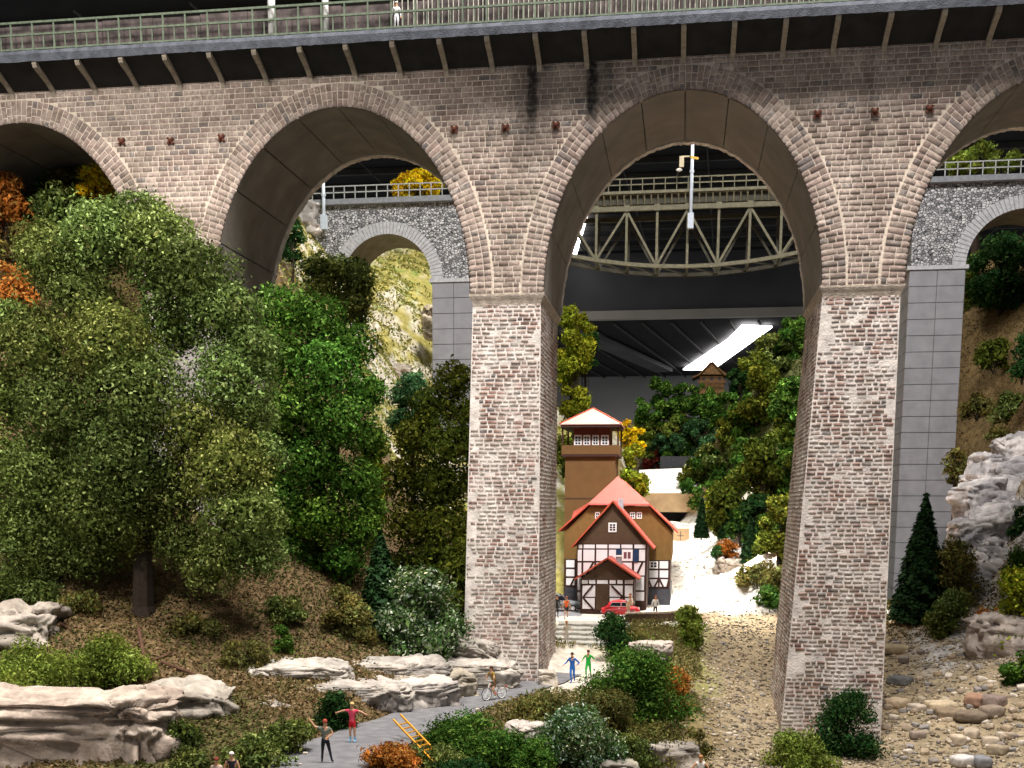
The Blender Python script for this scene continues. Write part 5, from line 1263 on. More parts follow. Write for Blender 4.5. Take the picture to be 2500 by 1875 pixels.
# beyond the bridge, centre
tree(1402, 725, 1030, 120, 60, 'yelgreen', 'yellow-green clumpy tree right of the middle pier below the truss', leaf=.24, k=26, rr_=(.14, .24))
tree(1432, 790, 930, 70, 64, 'deep', 'dark clump of tree behind the yellow-green tree below the truss', leaf=.24)
tree(1385, 1010, 1200, 70, 58, 'dark', 'dim tree left of the lookout tower behind the pier', leaf=.24)
tree(1542, 1008, 1120, 78, 54, 'yellow', 'golden autumn tree right of the lookout tower', leaf=.22, rr_=(.16, .26))
tree(1545, 1080, 1250, 90, 51, 'yelgreen', 'yellow-green tree below the golden one beside the tower', leaf=.22, rr_=(.16, .26))
FG = 'trees of the far wood'
for cx, tp, bt, wp_, Y, pal, lab in [
    (1600, 915, 1060, 110, 104, 'mid', 'round mid-green tree at the left end of the far wood'),
    (1575, 1000, 1130, 80, 98, 'lime', 'pale lime tree behind the golden autumn tree'),
    (1615, 1040, 1160, 100, 96, 'blue', 'blue-green tree above the dark weir parapet'),
    (1665, 935, 1060, 110, 106, 'mid', 'light-topped green tree left of the wooden hut'),
    (1590, 1090, 1180, 46, 94, 'red', 'small dark red tree near the weir'),
    (1700, 1010, 1140, 120, 98, 'blue', 'blue-green tree below the wooden hut'),
    (1765, 950, 1070, 90, 102, 'mid', 'small green tree just right below the wooden hut'),
    (1790, 1000, 1110, 90, 94, 'lightolive', 'small light olive tree in the middle of the far wood'),
    (1665, 1070, 1160, 110, 92, 'mid', 'green tree directly behind the white weir apron'),
    (1735, 1090, 1260, 140, 84, 'mid', 'broad green tree right of the weir'),
    (1800, 1130, 1330, 150, 74, 'dark', 'large shadowy tree above the conical evergreens'),
    (1870, 1040, 1290, 160, 72, 'dark', 'large dark olive tree against the right pier'),
    (1850, 860, 1070, 150, 88, 'lightolive', 'tall light olive tree right of the wooden hut'),
    (1930, 890, 1150, 110, 78, 'mid', 'tall green tree touching the right pier'),
    (1885, 800, 950, 120, 98, 'olive', 'olive tree on the ridge below the light panel'),
    (1935, 765, 900, 100, 92, 'mid', 'highest green tree touching the right pier'),
    (1808, 880, 985, 80, 104, 'deep', 'dark green tree on the ridge right of the hut roof'),
    (1862, 832, 900, 34, 90, 'orange', 'tiny orange tree top under the light panel'),
    (1905, 1170, 1420, 110, 50, 'lightolive', 'yellow-olive tree on the white bank beside the right pier'),
    (1920, 1090, 1230, 90, 66, 'green', 'bright green tree beside the right pier above the bank'),
    (1640, 990, 1080, 90, 100, 'lime', 'pale green tree between the hut and the left end of the far wood'),
    (1735, 965, 1050, 80, 104, 'mid', 'green tree directly below the hut'),
    (1830, 960, 1080, 110, 92, 'green', 'bright green tree in the middle of the far wood below the tall light olive one'),
    (1760, 1060, 1190, 120, 88, 'olive', 'olive tree in the middle of the far wood'),
    (1835, 1060, 1200, 120, 82, 'mid', 'mid-green tree left of the large dark olive one'),
    (1700, 1110, 1230, 90, 88, 'dark', 'dark tree at the right end of the weir'),
    (1770, 1200, 1320, 100, 66, 'dark', 'dark tree behind the little conifers'),
    (1850, 1190, 1340, 120, 62, 'deep', 'deep green tree above the dark conifer on the bank'),
    (1930, 1000, 1120, 90, 76, 'dark', 'shadowy olive tree touching the right pier at mid height'),
    (1900, 1270, 1400, 110, 54, 'dark', 'dark tree low beside the right pier'),
    (1810, 1240, 1350, 80, 58, 'mid', 'green tree between the little conifers and the bank conifer'),
    (1690, 1150, 1240, 60, 86, 'deep', 'small deep green tree beside the tan abutment'),
    (1722, 935, 1010, 80, 100, 'mid', 'green tree in front of the wooden hut'),
    (1742, 1185, 1310, 60, 62, 'yelgreen', 'small yellow tree between two little conifers')]:
    tree(cx, tp, bt, wp_, Y, pal, lab, FG, leaf=.22 if Y < 70 else .30, dens=1.1, rr_=(.16, .28), k=26)
conifer(1712, 1222, 1312, 34, 60, 'little dark conifer left of the small yellow tree')
conifer(1772, 1222, 1315, 38, 58, 'little dark conifer right of the small yellow tree')
conifer(1832, 1270, 1395, 66, 50, 'dark conifer on the white bank right of the riverbed')
bush(1773, 1318, 1362, 60, 51, 'orange', 'rust-brown shrub on the white bank', leaf=.18)
bush(1750, 1330, 1362, 26, 50, 'deep', 'tiny dark shrub on the white bank beside the rust-brown one', leaf=.16)
bush(1850, 1370, 1440, 110, 44, 'brownol', 'brown-green shrub on the bank below the dark conifer', leaf=.18)
bush(1905, 1380, 1465, 100, 42, 'brownol', 'brown shrub on the bank against the right pier', leaf=.18)
tree(1890, 1300, 1450, 120, 46, 'dark', 'dark tree on the bank just left of the right pier base', leaf=.2, base=None)
tree(1865, 1230, 1380, 100, 54, 'mid', 'green tree on the bank above the dark conifer', leaf=.2)
tree(1935, 1240, 1380, 70, 50, 'deep', 'deep green tree half hidden by the right pier', leaf=.2)
bush(1890, 1430, 1490, 90, 40, 'mid', 'small green shrub low on the white bank by the right pier', leaf=.15)
# behind the stone viaduct
tree(1022, 405, 500, 150, 96, 'yellow', 'golden tree behind the railing of the left stone viaduct', leaf=.26, rr_=(.18, .3))
tree(2395, 350, 440, 230, 84, 'lime', 'sunlit lime hedge tree behind the right stone viaduct railing', leaf=.26, rr_=(.16, .26))
# right bank
conifer(2245, 1222, 1515, 150, 24, 'tall dark green conifer in front of the concrete pier on the right', 'deep', dens=1.3)
tree(2450, 545, 800, 190, 70, 'deep', 'dark bluish tree under the right stone arch', leaf=.26)
tree(2378, 590, 800, 70, 74, 'dark', 'dark narrow tree beside the tall concrete pier', leaf=.26)
bush(2325, 1320, 1520, 110, 24.5, 'brownol', 'dark brown-green bush between the conifer and the cliff', leaf=.15, k=22)
bush(2318, 1440, 1560, 110, 20, 'olive', 'light olive bush in front of the dark one by the cliff', leaf=.14)
bush(2475, 1400, 1610, 110, 17, 'yelgreen', 'yellow-green bush at the right edge in front of the cliff', leaf=.15, k=22)
bush(2480, 1340, 1460, 60, 20, 'mid', 'green bush at the right edge above the yellow-green one', leaf=.15)
bush(2480, 1590, 1680, 80, 8, 'mid', 'small green bush at the right edge above the gravel', leaf=.13)
bush(2412, 1480, 1560, 90, 16, 'orange', 'sparse rusty twig bush below the cliff', leaf=.11, dens=.35)
bush(2495, 820, 930, 60, 40, 'deep', 'dark shrub on the upper cliff at the right edge', leaf=.2)
bush(2490, 1240, 1310, 50, 30, 'deep', 'small dark shrub clinging to the cliff at the right edge', leaf=.18)
bush(2330, 1100, 1180, 60, 46, 'brownol', 'dry shrub on the brown slope beside the concrete pier', leaf=.2)
bush(2410, 1130, 1210, 90, 40, 'mixgrey', 'grey-green shrub on top of the cliff', leaf=.18)
bush(2425, 830, 905, 90, 62, 'dark', 'dark shrub on the brown slope below the dark bluish tree', leaf=.2)
bush(2385, 950, 1020, 70, 52, 'brownol', 'dry shrub halfway down the brown slope beside the concrete pier', leaf=.18)
bush(2465, 960, 1030, 90, 50, 'olive', 'olive shrub on the brown slope above the cliff', leaf=.18)
bush(2440, 1040, 1090, 70, 44, 'brownol', 'low dry shrub on the crest of the cliff', leaf=.16)
# left hill under the far-left arch
bush(18, 430, 580, 110, 4, 'orange', 'orange autumn bush at the left edge under the arch', leaf=.16, k=22)
bush(238, 400, 500, 90, 6, 'yellow', 'dark golden bush beside the left arch ring', leaf=.15)
bush(60, 395, 480, 150, 8, 'mid', 'green bush on the hilltop under the left arch', leaf=.18)
bush(140, 455, 560, 170, 5, 'olive', 'olive bush on the left hill behind the big tree', leaf=.16)
bush(60, 540, 640, 130, 2.5, 'brownol', 'brownish bush below the orange one at the left edge', leaf=.15)
bush(40, 640, 760, 110, 1, 'orange', 'dull rusty bush low at the left edge beside the big tree', leaf=.14, dens=.7)
bush(165, 400, 460, 120, 8.3, 'brownol', 'dry bush on the crest of the left hill', leaf=.17)
# left foreground
bush(45, 1325, 1480, 190, -11.5, 'olive', 'olive-green bush at the left edge above the grey rock', leaf=.095, k=22)
bush(85, 1560, 1720, 290, -16.8, 'lime', 'bright light-green bush on the layered left rock', leaf=.082, k=24, dens=.9)
bush(270, 1530, 1680, 210, -14.8, 'lime', 'airy light-green bush above the layered left rock', leaf=.082, k=20, dens=.75)
bush(690, 1530, 1600, 40, -7.0, 'green', 'tiny bright green shrub at the left end of the ledge', leaf=.08)
bush(815, 1690, 1790, 90, -13.5, 'deep', 'dark ivy bush hanging beside the roadside ledge', leaf=.08)
for cx, tp, bt, w_, Y, lab in ((700, 1760, 1850, 170, -18.2, 'low ivy bush along the left road edge, farthest one'), (615, 1800, 1890, 190, -20.2, 'low ivy bush along the left road edge, beside the elderly couple'), (440, 1760, 1840, 120, -18.6, 'ivy strip between the two left foreground rocks'), (455, 1830, 1900, 120, -20.6, 'low ivy bush left of the elderly couple')):
    bush(cx, tp, bt, w_, Y, 'olive', lab, leaf=.095, k=18, twig=False)
bush(480, 1490, 1560, 110, -6, 'brownol', 'low dry scrub on the slope right of the big trunk', leaf=.10, dens=.7)
bush(600, 1560, 1640, 120, -9, 'brownol', 'low dry scrub on the slope above the roadside ledge', leaf=.10, dens=.7)
bush(200, 1440, 1500, 120, -9, 'brownol', 'low dry scrub left of the big trunk', leaf=.10, dens=.7)
bush(700, 1450, 1530, 100, -4, 'olive', 'low olive scrub at the foot of the deep-green tree', leaf=.10, dens=.7)
# right of the road
bush(1150, 1745, 1890, 260, -15.5, 'mid', 'dense green bush right of the road, above the bottom edge', leaf=.082, k=26)
bush(1050, 1810, 1900, 170, -17.5, 'olive', 'low olive bush below the orange ladder', leaf=.082)
bush(1325, 1690, 1800, 170, -8.6, 'brownol', 'brown-green bush in front of the sandy path', leaf=.08, k=22)
bush(1405, 1735, 1890, 230, -13.6, 'mixgrey', 'white-flecked green bush in the centre foreground', leaf=.082, k=26)
bush(1555, 1590, 1790, 240, -5.0, 'mid', 'large green bush right of the two joggers', leaf=.082, k=26, dens=.9)
bush(1480, 1690, 1850, 210, -9.0, 'brownol', 'dry brown bush below the large green bush', leaf=.08, k=24)
bush(1600, 1760, 1880, 180, -11.5, 'brownol', 'dry olive bush at the gravel edge near the bottom', leaf=.08, k=20)
bush(1645, 1635, 1760, 100, -3.0, 'orange', 'rust-orange shrub at the edge of the gravel', leaf=.08, dens=.8)
bush(1500, 1505, 1620, 100, 8.5, 'deep', 'round dark green shrub in front of the red car', leaf=.095, k=20)
bush(1680, 1480, 1590, 70, 15, 'lime', 'yellow-green shrub at the end of the curved wall', leaf=.13)
bush(955, 1815, 1900, 170, -18.6, 'orange', 'orange-brown shrub at the bottom edge beside the ladder', leaf=.082)
bush(1270, 1790, 1900, 170, -15, 'mid', 'green bush at the bottom edge left of the white-flecked one', leaf=.08)
bush(1520, 1800, 1900, 180, -13, 'olive', 'olive bush at the bottom edge right of the white-flecked one', leaf=.08)
bush(1570, 1535, 1610, 90, 9, 'brownol', 'dry grassy bush right of the round dark shrub', leaf=.11)
bush(1690, 1780, 1890, 90, -12, 'brownol', 'sparse dry bush on the gravel edge at the bottom', leaf=.09, dens=.5)
bush(1120, 1850, 1930, 180, -18, 'deep', 'dark green bush at the bottom edge right of the ladder', leaf=.08)
bush(2062, 1690, 1860, 165, -2.2, 'deep', 'dark green bush growing at the foot of the right pier', leaf=.09, k=48)
bush(1950, 1785, 1890, 170, -3.6, 'lime', 'lime-green low bush left of the dark one at the right pier', leaf=.08, k=22)

# ground cover: leaf litter and grass, nobody could count it
def litter(name, n, xr, yr, test, size, cols, up=1.0, asp=1.6, lift=.04, patch=None):
    X_ = RS.uniform(*xr, n); Y_ = RS.uniform(*yr, n); k = test(X_, Y_); X_, Y_ = X_[k], Y_[k]; Z_ = height(X_, Y_); m = len(X_)
    d, _, wd = road_dist(X_, Y_); k = d > wd + .12; X_, Y_, Z_ = X_[k], Y_[k], Z_[k]; m = len(X_)
    P_ = np.c_[X_, Y_, Z_ + lift + RS.uniform(0, lift * 2.5, m)]; Nr = np.c_[RS.normal(size=(m, 2)) * .8, np.full(m, up)]
    c = np.array(cols)[RS.randint(0, len(cols), m)] * RS.uniform(.6, 1.35, (m, 1))
    if patch is not None:
        f_ = smooth(-.05, .25, fbm(np.c_[X_, Y_, X_ * 0] * .22, 4, 91)); g_ = RS.uniform(size=m) < f_ * .8; c[g_] = np.array(patch)[RS.randint(0, len(patch), g_.sum())] * RS.uniform(.6, 1.35, (g_.sum(), 1))
    return tag(link(name, leaf_mesh(name, P_, Nr, size, np.clip(c, .01, .8), M['leaf'], asp)), kind='stuff')
BR = [(.16, .095, .042), (.095, .058, .024), (.22, .14, .06), (.065, .052, .018), (.12, .095, .035), (.08, .085, .024), (.28, .20, .11)]
litter('leaf_litter', 120000, (-48, -7.5), (-25, 12), lambda x, y: (x < -9.5 - .12 * y), .12, BR, patch=[(.055, .075, .018), (.085, .10, .025), (.05, .045, .016), (.11, .12, .035), (.07, .05, .02)])
litter('bank_grass', 34000, (-8, 4.5), (-22, 20), lambda x, y: (x < 3.0 + 1.6 * fbm(np.c_[x, y, x * 0] * .35, 4, 44) - np.clip((-8 - y) * .22, 0, 3)) & ~((np.hypot((x + 4.2) / 2.4, (y - 3.5) / 6.6) < 1.1)) & ~((y > 11) & (x < -2)), .10, [(.20, .17, .055), (.13, .115, .04), (.25, .21, .08), (.12, .15, .04), (.17, .12, .055)], .4, 3.2, .09)
litter('hill_grass', 42000, (-52, -12), (34, 100), lambda x, y: fbm(np.c_[x, y, x * 0] * .2, 3, 31) > -.25, .22, [(.33, .29, .08), (.24, .25, .06), (.38, .34, .12), (.16, .20, .05)], .7, 2.2)
litter('brown_grass', 60000, (17, 45), (20, 90), lambda x, y: x > 17 + .1 * (y - 20), .11, [(.15, .095, .035), (.10, .07, .025), (.19, .13, .05), (.08, .08, .025)], .7, 2.2)
litter('left_hill_grass', 26000, (-56, -26), (2, 34), lambda x, y: x < -22, .16, [(.22, .24, .06), (.16, .20, .05), (.25, .17, .07), (.30, .28, .08)], .6, 2.2)
litter('wood_floor', 26000, (5, 24), (44, 104), lambda x, y: np.abs(x - river_x(y)) > river_w(y) * 1.5, .20, [(.06, .08, .02), (.09, .10, .03), (.12, .10, .04), (.05, .06, .02)], .7, 2.0)
# ------------------------------------------------------------------ people, vehicles, small things
def flat(name, c, r=.6, **k): return nmat(name, c, r, .06, 8, **k)
CLO = {}
def cloth(c, r=.75):
    k = tuple(c) + (r,)
    if k not in CLO: CLO[k] = flat('paint_%d' % len(CLO), c, r)
    return CLO[k]
SKIN = (.62, .34, .20)
def person(loc, rz, label, shirt, legs, shoes=(.03, .03, .035), hair=(.05, .03, .02), arms=None, lg=None, lean=(0, 0), sleeve='short', skirt=None, hat=None, sc=1.0, shorts=False, neck_turn=0., seat=None, boots=False):
    """arms: ((elbowL, wristL), (elbowR, wristR)), legs: ((kneeL, ankleL), (kneeR, ankleR)) in body axes (x right of the figure seen from the front, -y forward)"""
    t = thing('person', loc, label, 'person', rz=rz, sc=sc)
    hipz = .93 if seat is None else seat
    lx, ly = lean
    J = {'pel': (0, 0, hipz), 'wai': (lx * .3, ly * .3, hipz + .17), 'che': (lx * .75, ly * .75, hipz + .38), 'nek': (lx, ly, hipz + .53), 'hd0': (lx, ly - .015, hipz + .60), 'hd1': (lx, ly - .02, hipz + .70), 'hd2': (lx, ly - .005, hipz + .775)}
    arms = arms or (((-.27, .02, hipz + .18), (-.29, -.06, hipz - .06)), ((.27, .02, hipz + .18), (.29, -.06, hipz - .06)))
    lg = lg or (((-.10, -.02, .50), (-.11, .02, .08)), ((.10, -.02, .50), (.11, .02, .08)))
    E = [('pel', 'wai', 1), ('wai', 'che', 1), ('che', 'nek', 0), ('nek', 'hd0', 0), ('hd0', 'hd1', 0), ('hd1', 'hd2', 0)]
    Rr = {'pel': (.145, .105), 'wai': (.125, .09), 'che': (.165, .11), 'nek': (.055, .055), 'hd0': (.075, .08), 'hd1': (.088, .098), 'hd2': (.055, .065)}
    hands = []
    for s_, nm, (el, wr) in ((-1, 'l', arms[0]), (1, 'r', arms[1])):
        J['sh' + nm] = (lx * .9 + s_ * .175, ly * .9, hipz + .46); J['el' + nm] = el; J['wr' + nm] = wr
        d = Vector(wr) - Vector(el); d.normalize(); J['ha' + nm] = tuple(Vector(wr) + d * .075); hands.append((Vector(wr) + d * .07, d))
        Rr.update({'sh' + nm: (.068, .068), 'el' + nm: (.046, .046), 'wr' + nm: (.030, .033), 'ha' + nm: (.020, .038)})
        E += [('che', 'sh' + nm, 1), ('sh' + nm, 'el' + nm, 1 if sleeve != 'none' else 0), ('el' + nm, 'wr' + nm, 1 if sleeve == 'long' else 0), ('wr' + nm, 'ha' + nm, 0)]
    for s_, nm, (kn, an) in ((-1, 'l', lg[0]), (1, 'r', lg[1])):
        J['hi' + nm] = (s_ * .085, 0, hipz - .06); J['kn' + nm] = kn; J['an' + nm] = an
        J['to' + nm] = (an[0] + s_ * .02, an[1] - .16, an[2] - .045)
        Rr.update({'hi' + nm: (.098, .10), 'kn' + nm: (.060, .062), 'an' + nm: (.040, .042), 'to' + nm: (.040, .028)})
        E += [('pel', 'hi' + nm, 2), ('hi' + nm, 'kn' + nm, 2), ('kn' + nm, 'an' + nm, 0 if shorts else 2), ('an' + nm, 'to' + nm, 3)]
    nm_ = list(J); me = bpy.data.meshes.new('body_cage'); me.from_pydata([J[k] for k in nm_], [(nm_.index(a), nm_.index(b)) for a, b, _ in E], [])
    ob = bpy.data.objects.new('body_cage', me); COL.objects.link(ob); md = ob.modifiers.new('s', 'SKIN'); md.use_smooth_shade = True
    for i, k in enumerate(nm_): me.skin_vertices[0].data[i].radius = Rr[k]; me.skin_vertices[0].data[i].use_root = (k == 'pel')
    ob.modifiers.new('d', 'SUBSURF').levels = 1
    dg = bpy.context.evaluated_depsgraph_get(); ev = bpy.data.meshes.new_from_object(ob.evaluated_get(dg)); bpy.data.objects.remove(ob)
    V = np.array([v.co[:] for v in ev.vertices]); Fc = [list(p.vertices) for p in ev.polygons]
    ctr = np.array([p.center[:] for p in ev.polygons]); best = np.full(len(Fc), 9.); mi = np.zeros(len(Fc), int)
    for a, b, m_ in E:
        A, B = np.array(J[a]), np.array(J[b]); ab = B - A; tt = np.clip(((ctr - A) @ ab) / (ab @ ab), 0, 1); d = np.linalg.norm(ctr - A - tt[:, None] * ab, axis=1)
        lim = m_
        mm = np.full(len(Fc), m_)
        if boots and a.startswith('kn'): mm = np.where(tt > .55, 3, m_)
        if shorts and a.startswith('hi') and a != 'pel' : mm = np.where(tt > .6, 0, 2)
        if a == 'wai' : mm = np.full(len(Fc), 1)
        if sleeve == 'short' and a.startswith('sh'): mm = np.where(tt > .62, 0, 1)
        k = d < best; best[k] = d[k]; mi[k] = mm[k]
    x = MB(); x.V = [tuple(v) for v in V]; x.F = Fc; x.C = [None] * len(Fc); x.M = list(mi)
    for p, d in hands:                                             # four fingers and a thumb on each hand
        sd = d.cross(Vector((0, 1, 0)))
        sd = sd.normalized() if sd.length > .1 else Vector((1, 0, 0)); cu = sd.cross(d)
        for i, L in enumerate((.060, .070, .066, .052)):
            q = p + sd * ((i - 1.5) * .017); x.tube([q, q + d * L * .55 + cu * .006, q + d * L + cu * .022], [.0085, .008, .006], 5)
        q = p - d * .03 + sd * .032; x.tube([q, q + sd * .022 + d * .025, q + sd * .026 + d * .05], [.010, .009, .007], 5)
    hx, hy, hz = J['hd1']; x.ball((hx, hy - .105, hz - .018), (.014, .02, .022), 6, 4)
    x.build('body', [cloth(SKIN, .5), cloth(shirt), cloth(legs), cloth(shoes)], t, local=True, smooth_=True)
    hm = MB(); V = []; Fc = []; n, k2 = 12, 6
    for i in range(k2 + 1):
        a = math.pi * .60 * i / k2
        for j in range(n):
            f = 2 * math.pi * j / n; back = math.sin(f); rr_ = .112; zz = math.cos(a)
            if i == k2: zz = math.cos(a) * (1 if back > -.1 else -.75)
            V.append((hx + rr_ * .92 * math.sin(a) * math.cos(f), hy + .018 + rr_ * 1.08 * math.sin(a) * math.sin(f), hz + .028 + rr_ * zz))
    for i in range(k2):
        for j in range(n): Fc.append((i * n + j, (i + 1) * n + j, (i + 1) * n + (j + 1) % n, i * n + (j + 1) % n))
    hm.add(V, Fc).build('hair' if not hat else 'cap', cloth(hat or hair, .8), t, local=True, smooth_=True)
    for s_ in (-1, 1): MB().ball((hx + s_ * .034, hy - .092, hz + .012), .011, 6, 4).build('eye', cloth((.02, .015, .012), .3), t, local=True)
    MB().ball((hx, hy - .094, hz - .048), (.022, .008, .007), 6, 4).build('mouth', cloth((.35, .09, .07), .5), t, local=True)
    if skirt: 
        m = MB(); V = []; Fc = []; n = 14
        for z, r_ in ((hipz + .1, .14), (hipz - .05, .17), (hipz - .26, .215)):
            for j in range(n): V.append((r_ * math.cos(6.283 * j / n), r_ * .8 * math.sin(6.283 * j / n), z))
        for i in range(2):
            for j in range(n): Fc.append((i * n + j, i * n + (j + 1) % n, (i + 1) * n + (j + 1) % n, (i + 1) * n + j))
        m.add(V, Fc).build('skirt', cloth(skirt), t, local=True, smooth_=True)
    return t
def road_z(p):
    d, z, w_ = road_dist(np.array([p[0]]), np.array([p[1]])); return float(z[0]) + .045 if d[0] < w_[0] else ground(p[0], p[1])
def on(px, py, y0=-24, y1=30):
    Ys = np.linspace(y0, y1, 700); P = np.array([at(px, py, y) for y in Ys]); g = height(P[:, 0], P[:, 1]); d, z, w_ = road_dist(P[:, 0], P[:, 1])
    g = np.where(d < w_, z + .045, g); k = np.where(P[:, 2] <= g)[0]; i = k[0] if len(k) else int(np.argmin(P[:, 2] - g)); return Vector((P[i, 0], P[i, 1], g[i]))
STR = (((-.12, -.16, .52), (-.12, -.02, .10)), ((.11, .06, .50), (.11, .26, .22)))
# man with raised arm, seen from behind
p = on(795, 1862); person(tuple(p), math.pi + .1, 'man in grey-green shirt and dark trousers waving on the road, seen from behind', (.16, .18, .14), (.018, .02, .028), hair=(.30, .06, .03), hat=(.33, .06, .035),
    arms=(((-.31, .0, 1.19), (-.14, .12, 1.05)), ((.40, -.02, 1.44), (.62, -.05, 1.72))), lg=(((-.17, 0, .50), (-.27, .05, .09)), ((.12, -.03, .50), (.14, .02, .08))))
p = on(861, 1812); person(tuple(p), -.15, 'girl in pink shirt, red shorts and pale blue boots with arms spread on the road', (.66, .07, .12), (.60, .02, .03), shoes=(.25, .55, .80), hair=(.62, .42, .16), shorts=True, boots=True,
    arms=(((-.42, 0, 1.36), (-.66, -.05, 1.28)), ((.42, 0, 1.36), (.66, -.05, 1.26))))
# elderly couple at the bottom edge
p = at(565, 1836, -25.4); person((p[0], p[1], p[2] - 1.74), .35, 'white-haired person in black vest and cream shirt at the bottom edge', (.02, .02, .025), (.05, .05, .06), hair=(.75, .68, .60), sleeve='none')
p = at(528, 1852, -25.7); person((p[0], p[1], p[2] - 1.62), .2, 'red-haired person in a pale top beside the white-haired one at the bottom edge', (.60, .45, .36), (.10, .08, .08), hair=(.20, .035, .02), sc=.95)
# two joggers
p = on(1397, 1668, -12, 20); person(tuple(p), -.25, 'jogger in a blue tracksuit on the sandy path', (.02, .11, .42), (.02, .13, .46), shoes=(.03, .10, .35), hair=(.03, .025, .02), sleeve='long', lean=(0, -.06), sc=1.02,
    arms=(((-.36, .04, 1.16), (-.46, -.14, 1.05)), ((.38, .10, 1.16), (.32, -.14, 1.08))), lg=(((-.06, -.12, .52), (-.03, -.04, .09)), ((.09, .02, .49), (.05, .28, .18))))
p = on(1436, 1655, -12, 20); person(tuple(p), -.1, 'jogger in a bright green tracksuit beside the blue one', (.01, .33, .035), (.01, .36, .04), shoes=(.02, .28, .04), hair=(.06, .012, .01), sleeve='long', lean=(0, -.05), sc=.95,
    arms=(((-.34, .06, 1.18), (-.38, -.14, 1.08)), ((.38, .05, 1.20), (.36, -.16, 1.16))), lg=STR)
# yard and stairs
p = at(1383, 1492, 21.2); person((p[0], 21.2, 2.245), .2, 'runner in an orange top and black shorts in the yard beside the pier', (.75, .12, .02), (.02, .02, .025), hair=(.35, .12, .05), shorts=True, sleeve='none', lg=STR, sc=.98)
p = at(1384, 1578, 13.4); person((p[0], 13.0, 1.165), .5, 'person in pale beige clothes standing on the stone steps', (.50, .44, .36), (.50, .45, .38), hair=(.45, .16, .06), shoes=(.40, .34, .28), sleeve='long', arms=(((-.27, .02, 1.11), (-.29, -.06, .87)), ((.40, -.05, 1.22), (.30, -.22, 1.10))))
p = at(1600, 1484, 23.2); person((p[0], 23.2, 2.245), .3, 'person in a white shirt and black trousers with red-brown hair beside the curved wall', (.70, .66, .62), (.02, .02, .022), hair=(.24, .07, .04), sleeve='long')
p = at(1533, 1488, 22.6); person((p[0], 22.6, 2.245), 1.2, 'person in beige clothes leaning over the red car from the near side', (.62, .42, .26), (.50, .38, .25), hair=(.32, .14, .05), sleeve='long', lean=(.12, -.10), sc=.98)
p = at(1542, 1470, 24.9); person((p[0], 24.9, 2.245), -1.2, 'person in a pale jacket behind the red car', (.70, .56, .44), (.40, .32, .24), hair=(.30, .12, .05), sleeve='long', lean=(-.14, -.05), sc=1.0)
p = at(1356, 1480, 22.4); person((p[0] + .1, 22.4, 2.245), .6, 'dark-clothed person half hidden behind the middle pier', (.03, .025, .022), (.025, .022, .02), hair=(.04, .03, .02), sleeve='long')
p = at(1711, 1846, -15.0); person((p[0], p[1], p[2] - 1.70), .1, 'person with light brown hair in white top and black trousers at the bottom edge', (.72, .70, .66), (.02, .02, .02), hair=(.45, .20, .08), sleeve='none', arms=(((-.36, 0, 1.18), (-.30, -.05, .98)), ((.36, 0, 1.18), (.30, -.05, .98))))
p = at(968, 70, -OV + .36); person((p[0], -OV + .36, ZT + .505), .1, 'white-clad figure standing behind the green viaduct railing', (.78, .76, .77), (.74, .72, .74), hair=(.60, .56, .52), sleeve='long', shoes=(.5, .5, .5), sc=.85)

# cyclist and bicycle
pb = on(1207, 1708, -14, 10); dirv = Vector((-.62, -.78, 0)).normalized(); rzb = math.atan2(dirv.y, dirv.x)
bk = thing('bicycle', tuple(pb), 'white city bicycle ridden along the asphalt road', 'bicycle', rz=rzb)
wht = cloth((.78, .76, .74), .4); blk = cloth((.03, .03, .03), .6); red = cloth((.6, .04, .02), .5)
for x_ in (-.53, .55):
    wl = MB().tube([(x_ + .33 * math.cos(a), 0, .34 + .33 * math.sin(a)) for a in np.linspace(0, 6.283, 24, endpoint=False)], .022, 6, closed=True).build('wheel', blk, bk, local=True)
    MB().tube([(x_ + .30 * math.cos(a), 0, .34 + .30 * math.sin(a)) for a in np.linspace(0, 6.283, 24, endpoint=False)], .02, 6, closed=True).build('rim', wht, wl, local=True)
    m = MB()
    for k in range(14): a = 6.283 * k / 14; m.tube([(x_, 0, .34), (x_ + .3 * math.cos(a), 0, .34 + .3 * math.sin(a))], .006, 4)
    m.build('spokes', wht, wl, local=True)
m = MB(); bb = (-.06, 0, .32); st_ = (-.20, 0, .86); hd = (.36, 0, .90)
for a, b in ((bb, st_), (bb, (.40, 0, .72)), ((-.17, 0, .74), hd), (bb, (-.53, 0, .34)), (st_, (-.53, 0, .34)), (hd, (.55, 0, .34))): m.tube([a, b], .022, 6)
m.build('frame', wht, bk, local=True)
MB().tube([(.28, -.27, 1.06), (.38, -.12, 1.04), (.38, .12, 1.04), (.28, .27, 1.06)], .016, 6).build('handlebar', wht, bk, local=True)
MB().ball((-.22, 0, .90), (.14, .08, .035)).build('saddle', blk, bk, local=True)
MB().tube([(-.06, -.02, .32), (-.06, .02, .32)], .09, 12).build('chainring', red, bk, local=True)
MB().box(-.85, -.80, -.04, .04, .60, .68).build('rear_light', red, bk, local=True)
MB().bar((-.10, -.12, .48), (-.02, .12, .16), .03).build('crank', blk, bk, local=True)
# rider: figure faces -y in its own axes, so turn it to the riding direction
person(tuple(pb), rzb + math.pi / 2, 'cyclist in a mustard shirt and dark shorts riding the white bicycle', (.26, .17, .03), (.10, .05, .02), hair=(.06, .02, .015), shorts=True, lean=(0, -.22), seat=.98, shoes=(.5, .5, .5),
    arms=(((-.30, -.30, 1.20), (-.27, -.30, 1.08)), ((.30, -.30, 1.20), (.27, -.30, 1.08))), lg=(((-.12, -.32, .72), (-.12, -.02, .46)), ((.12, -.24, .55), (.12, .02, .18))))

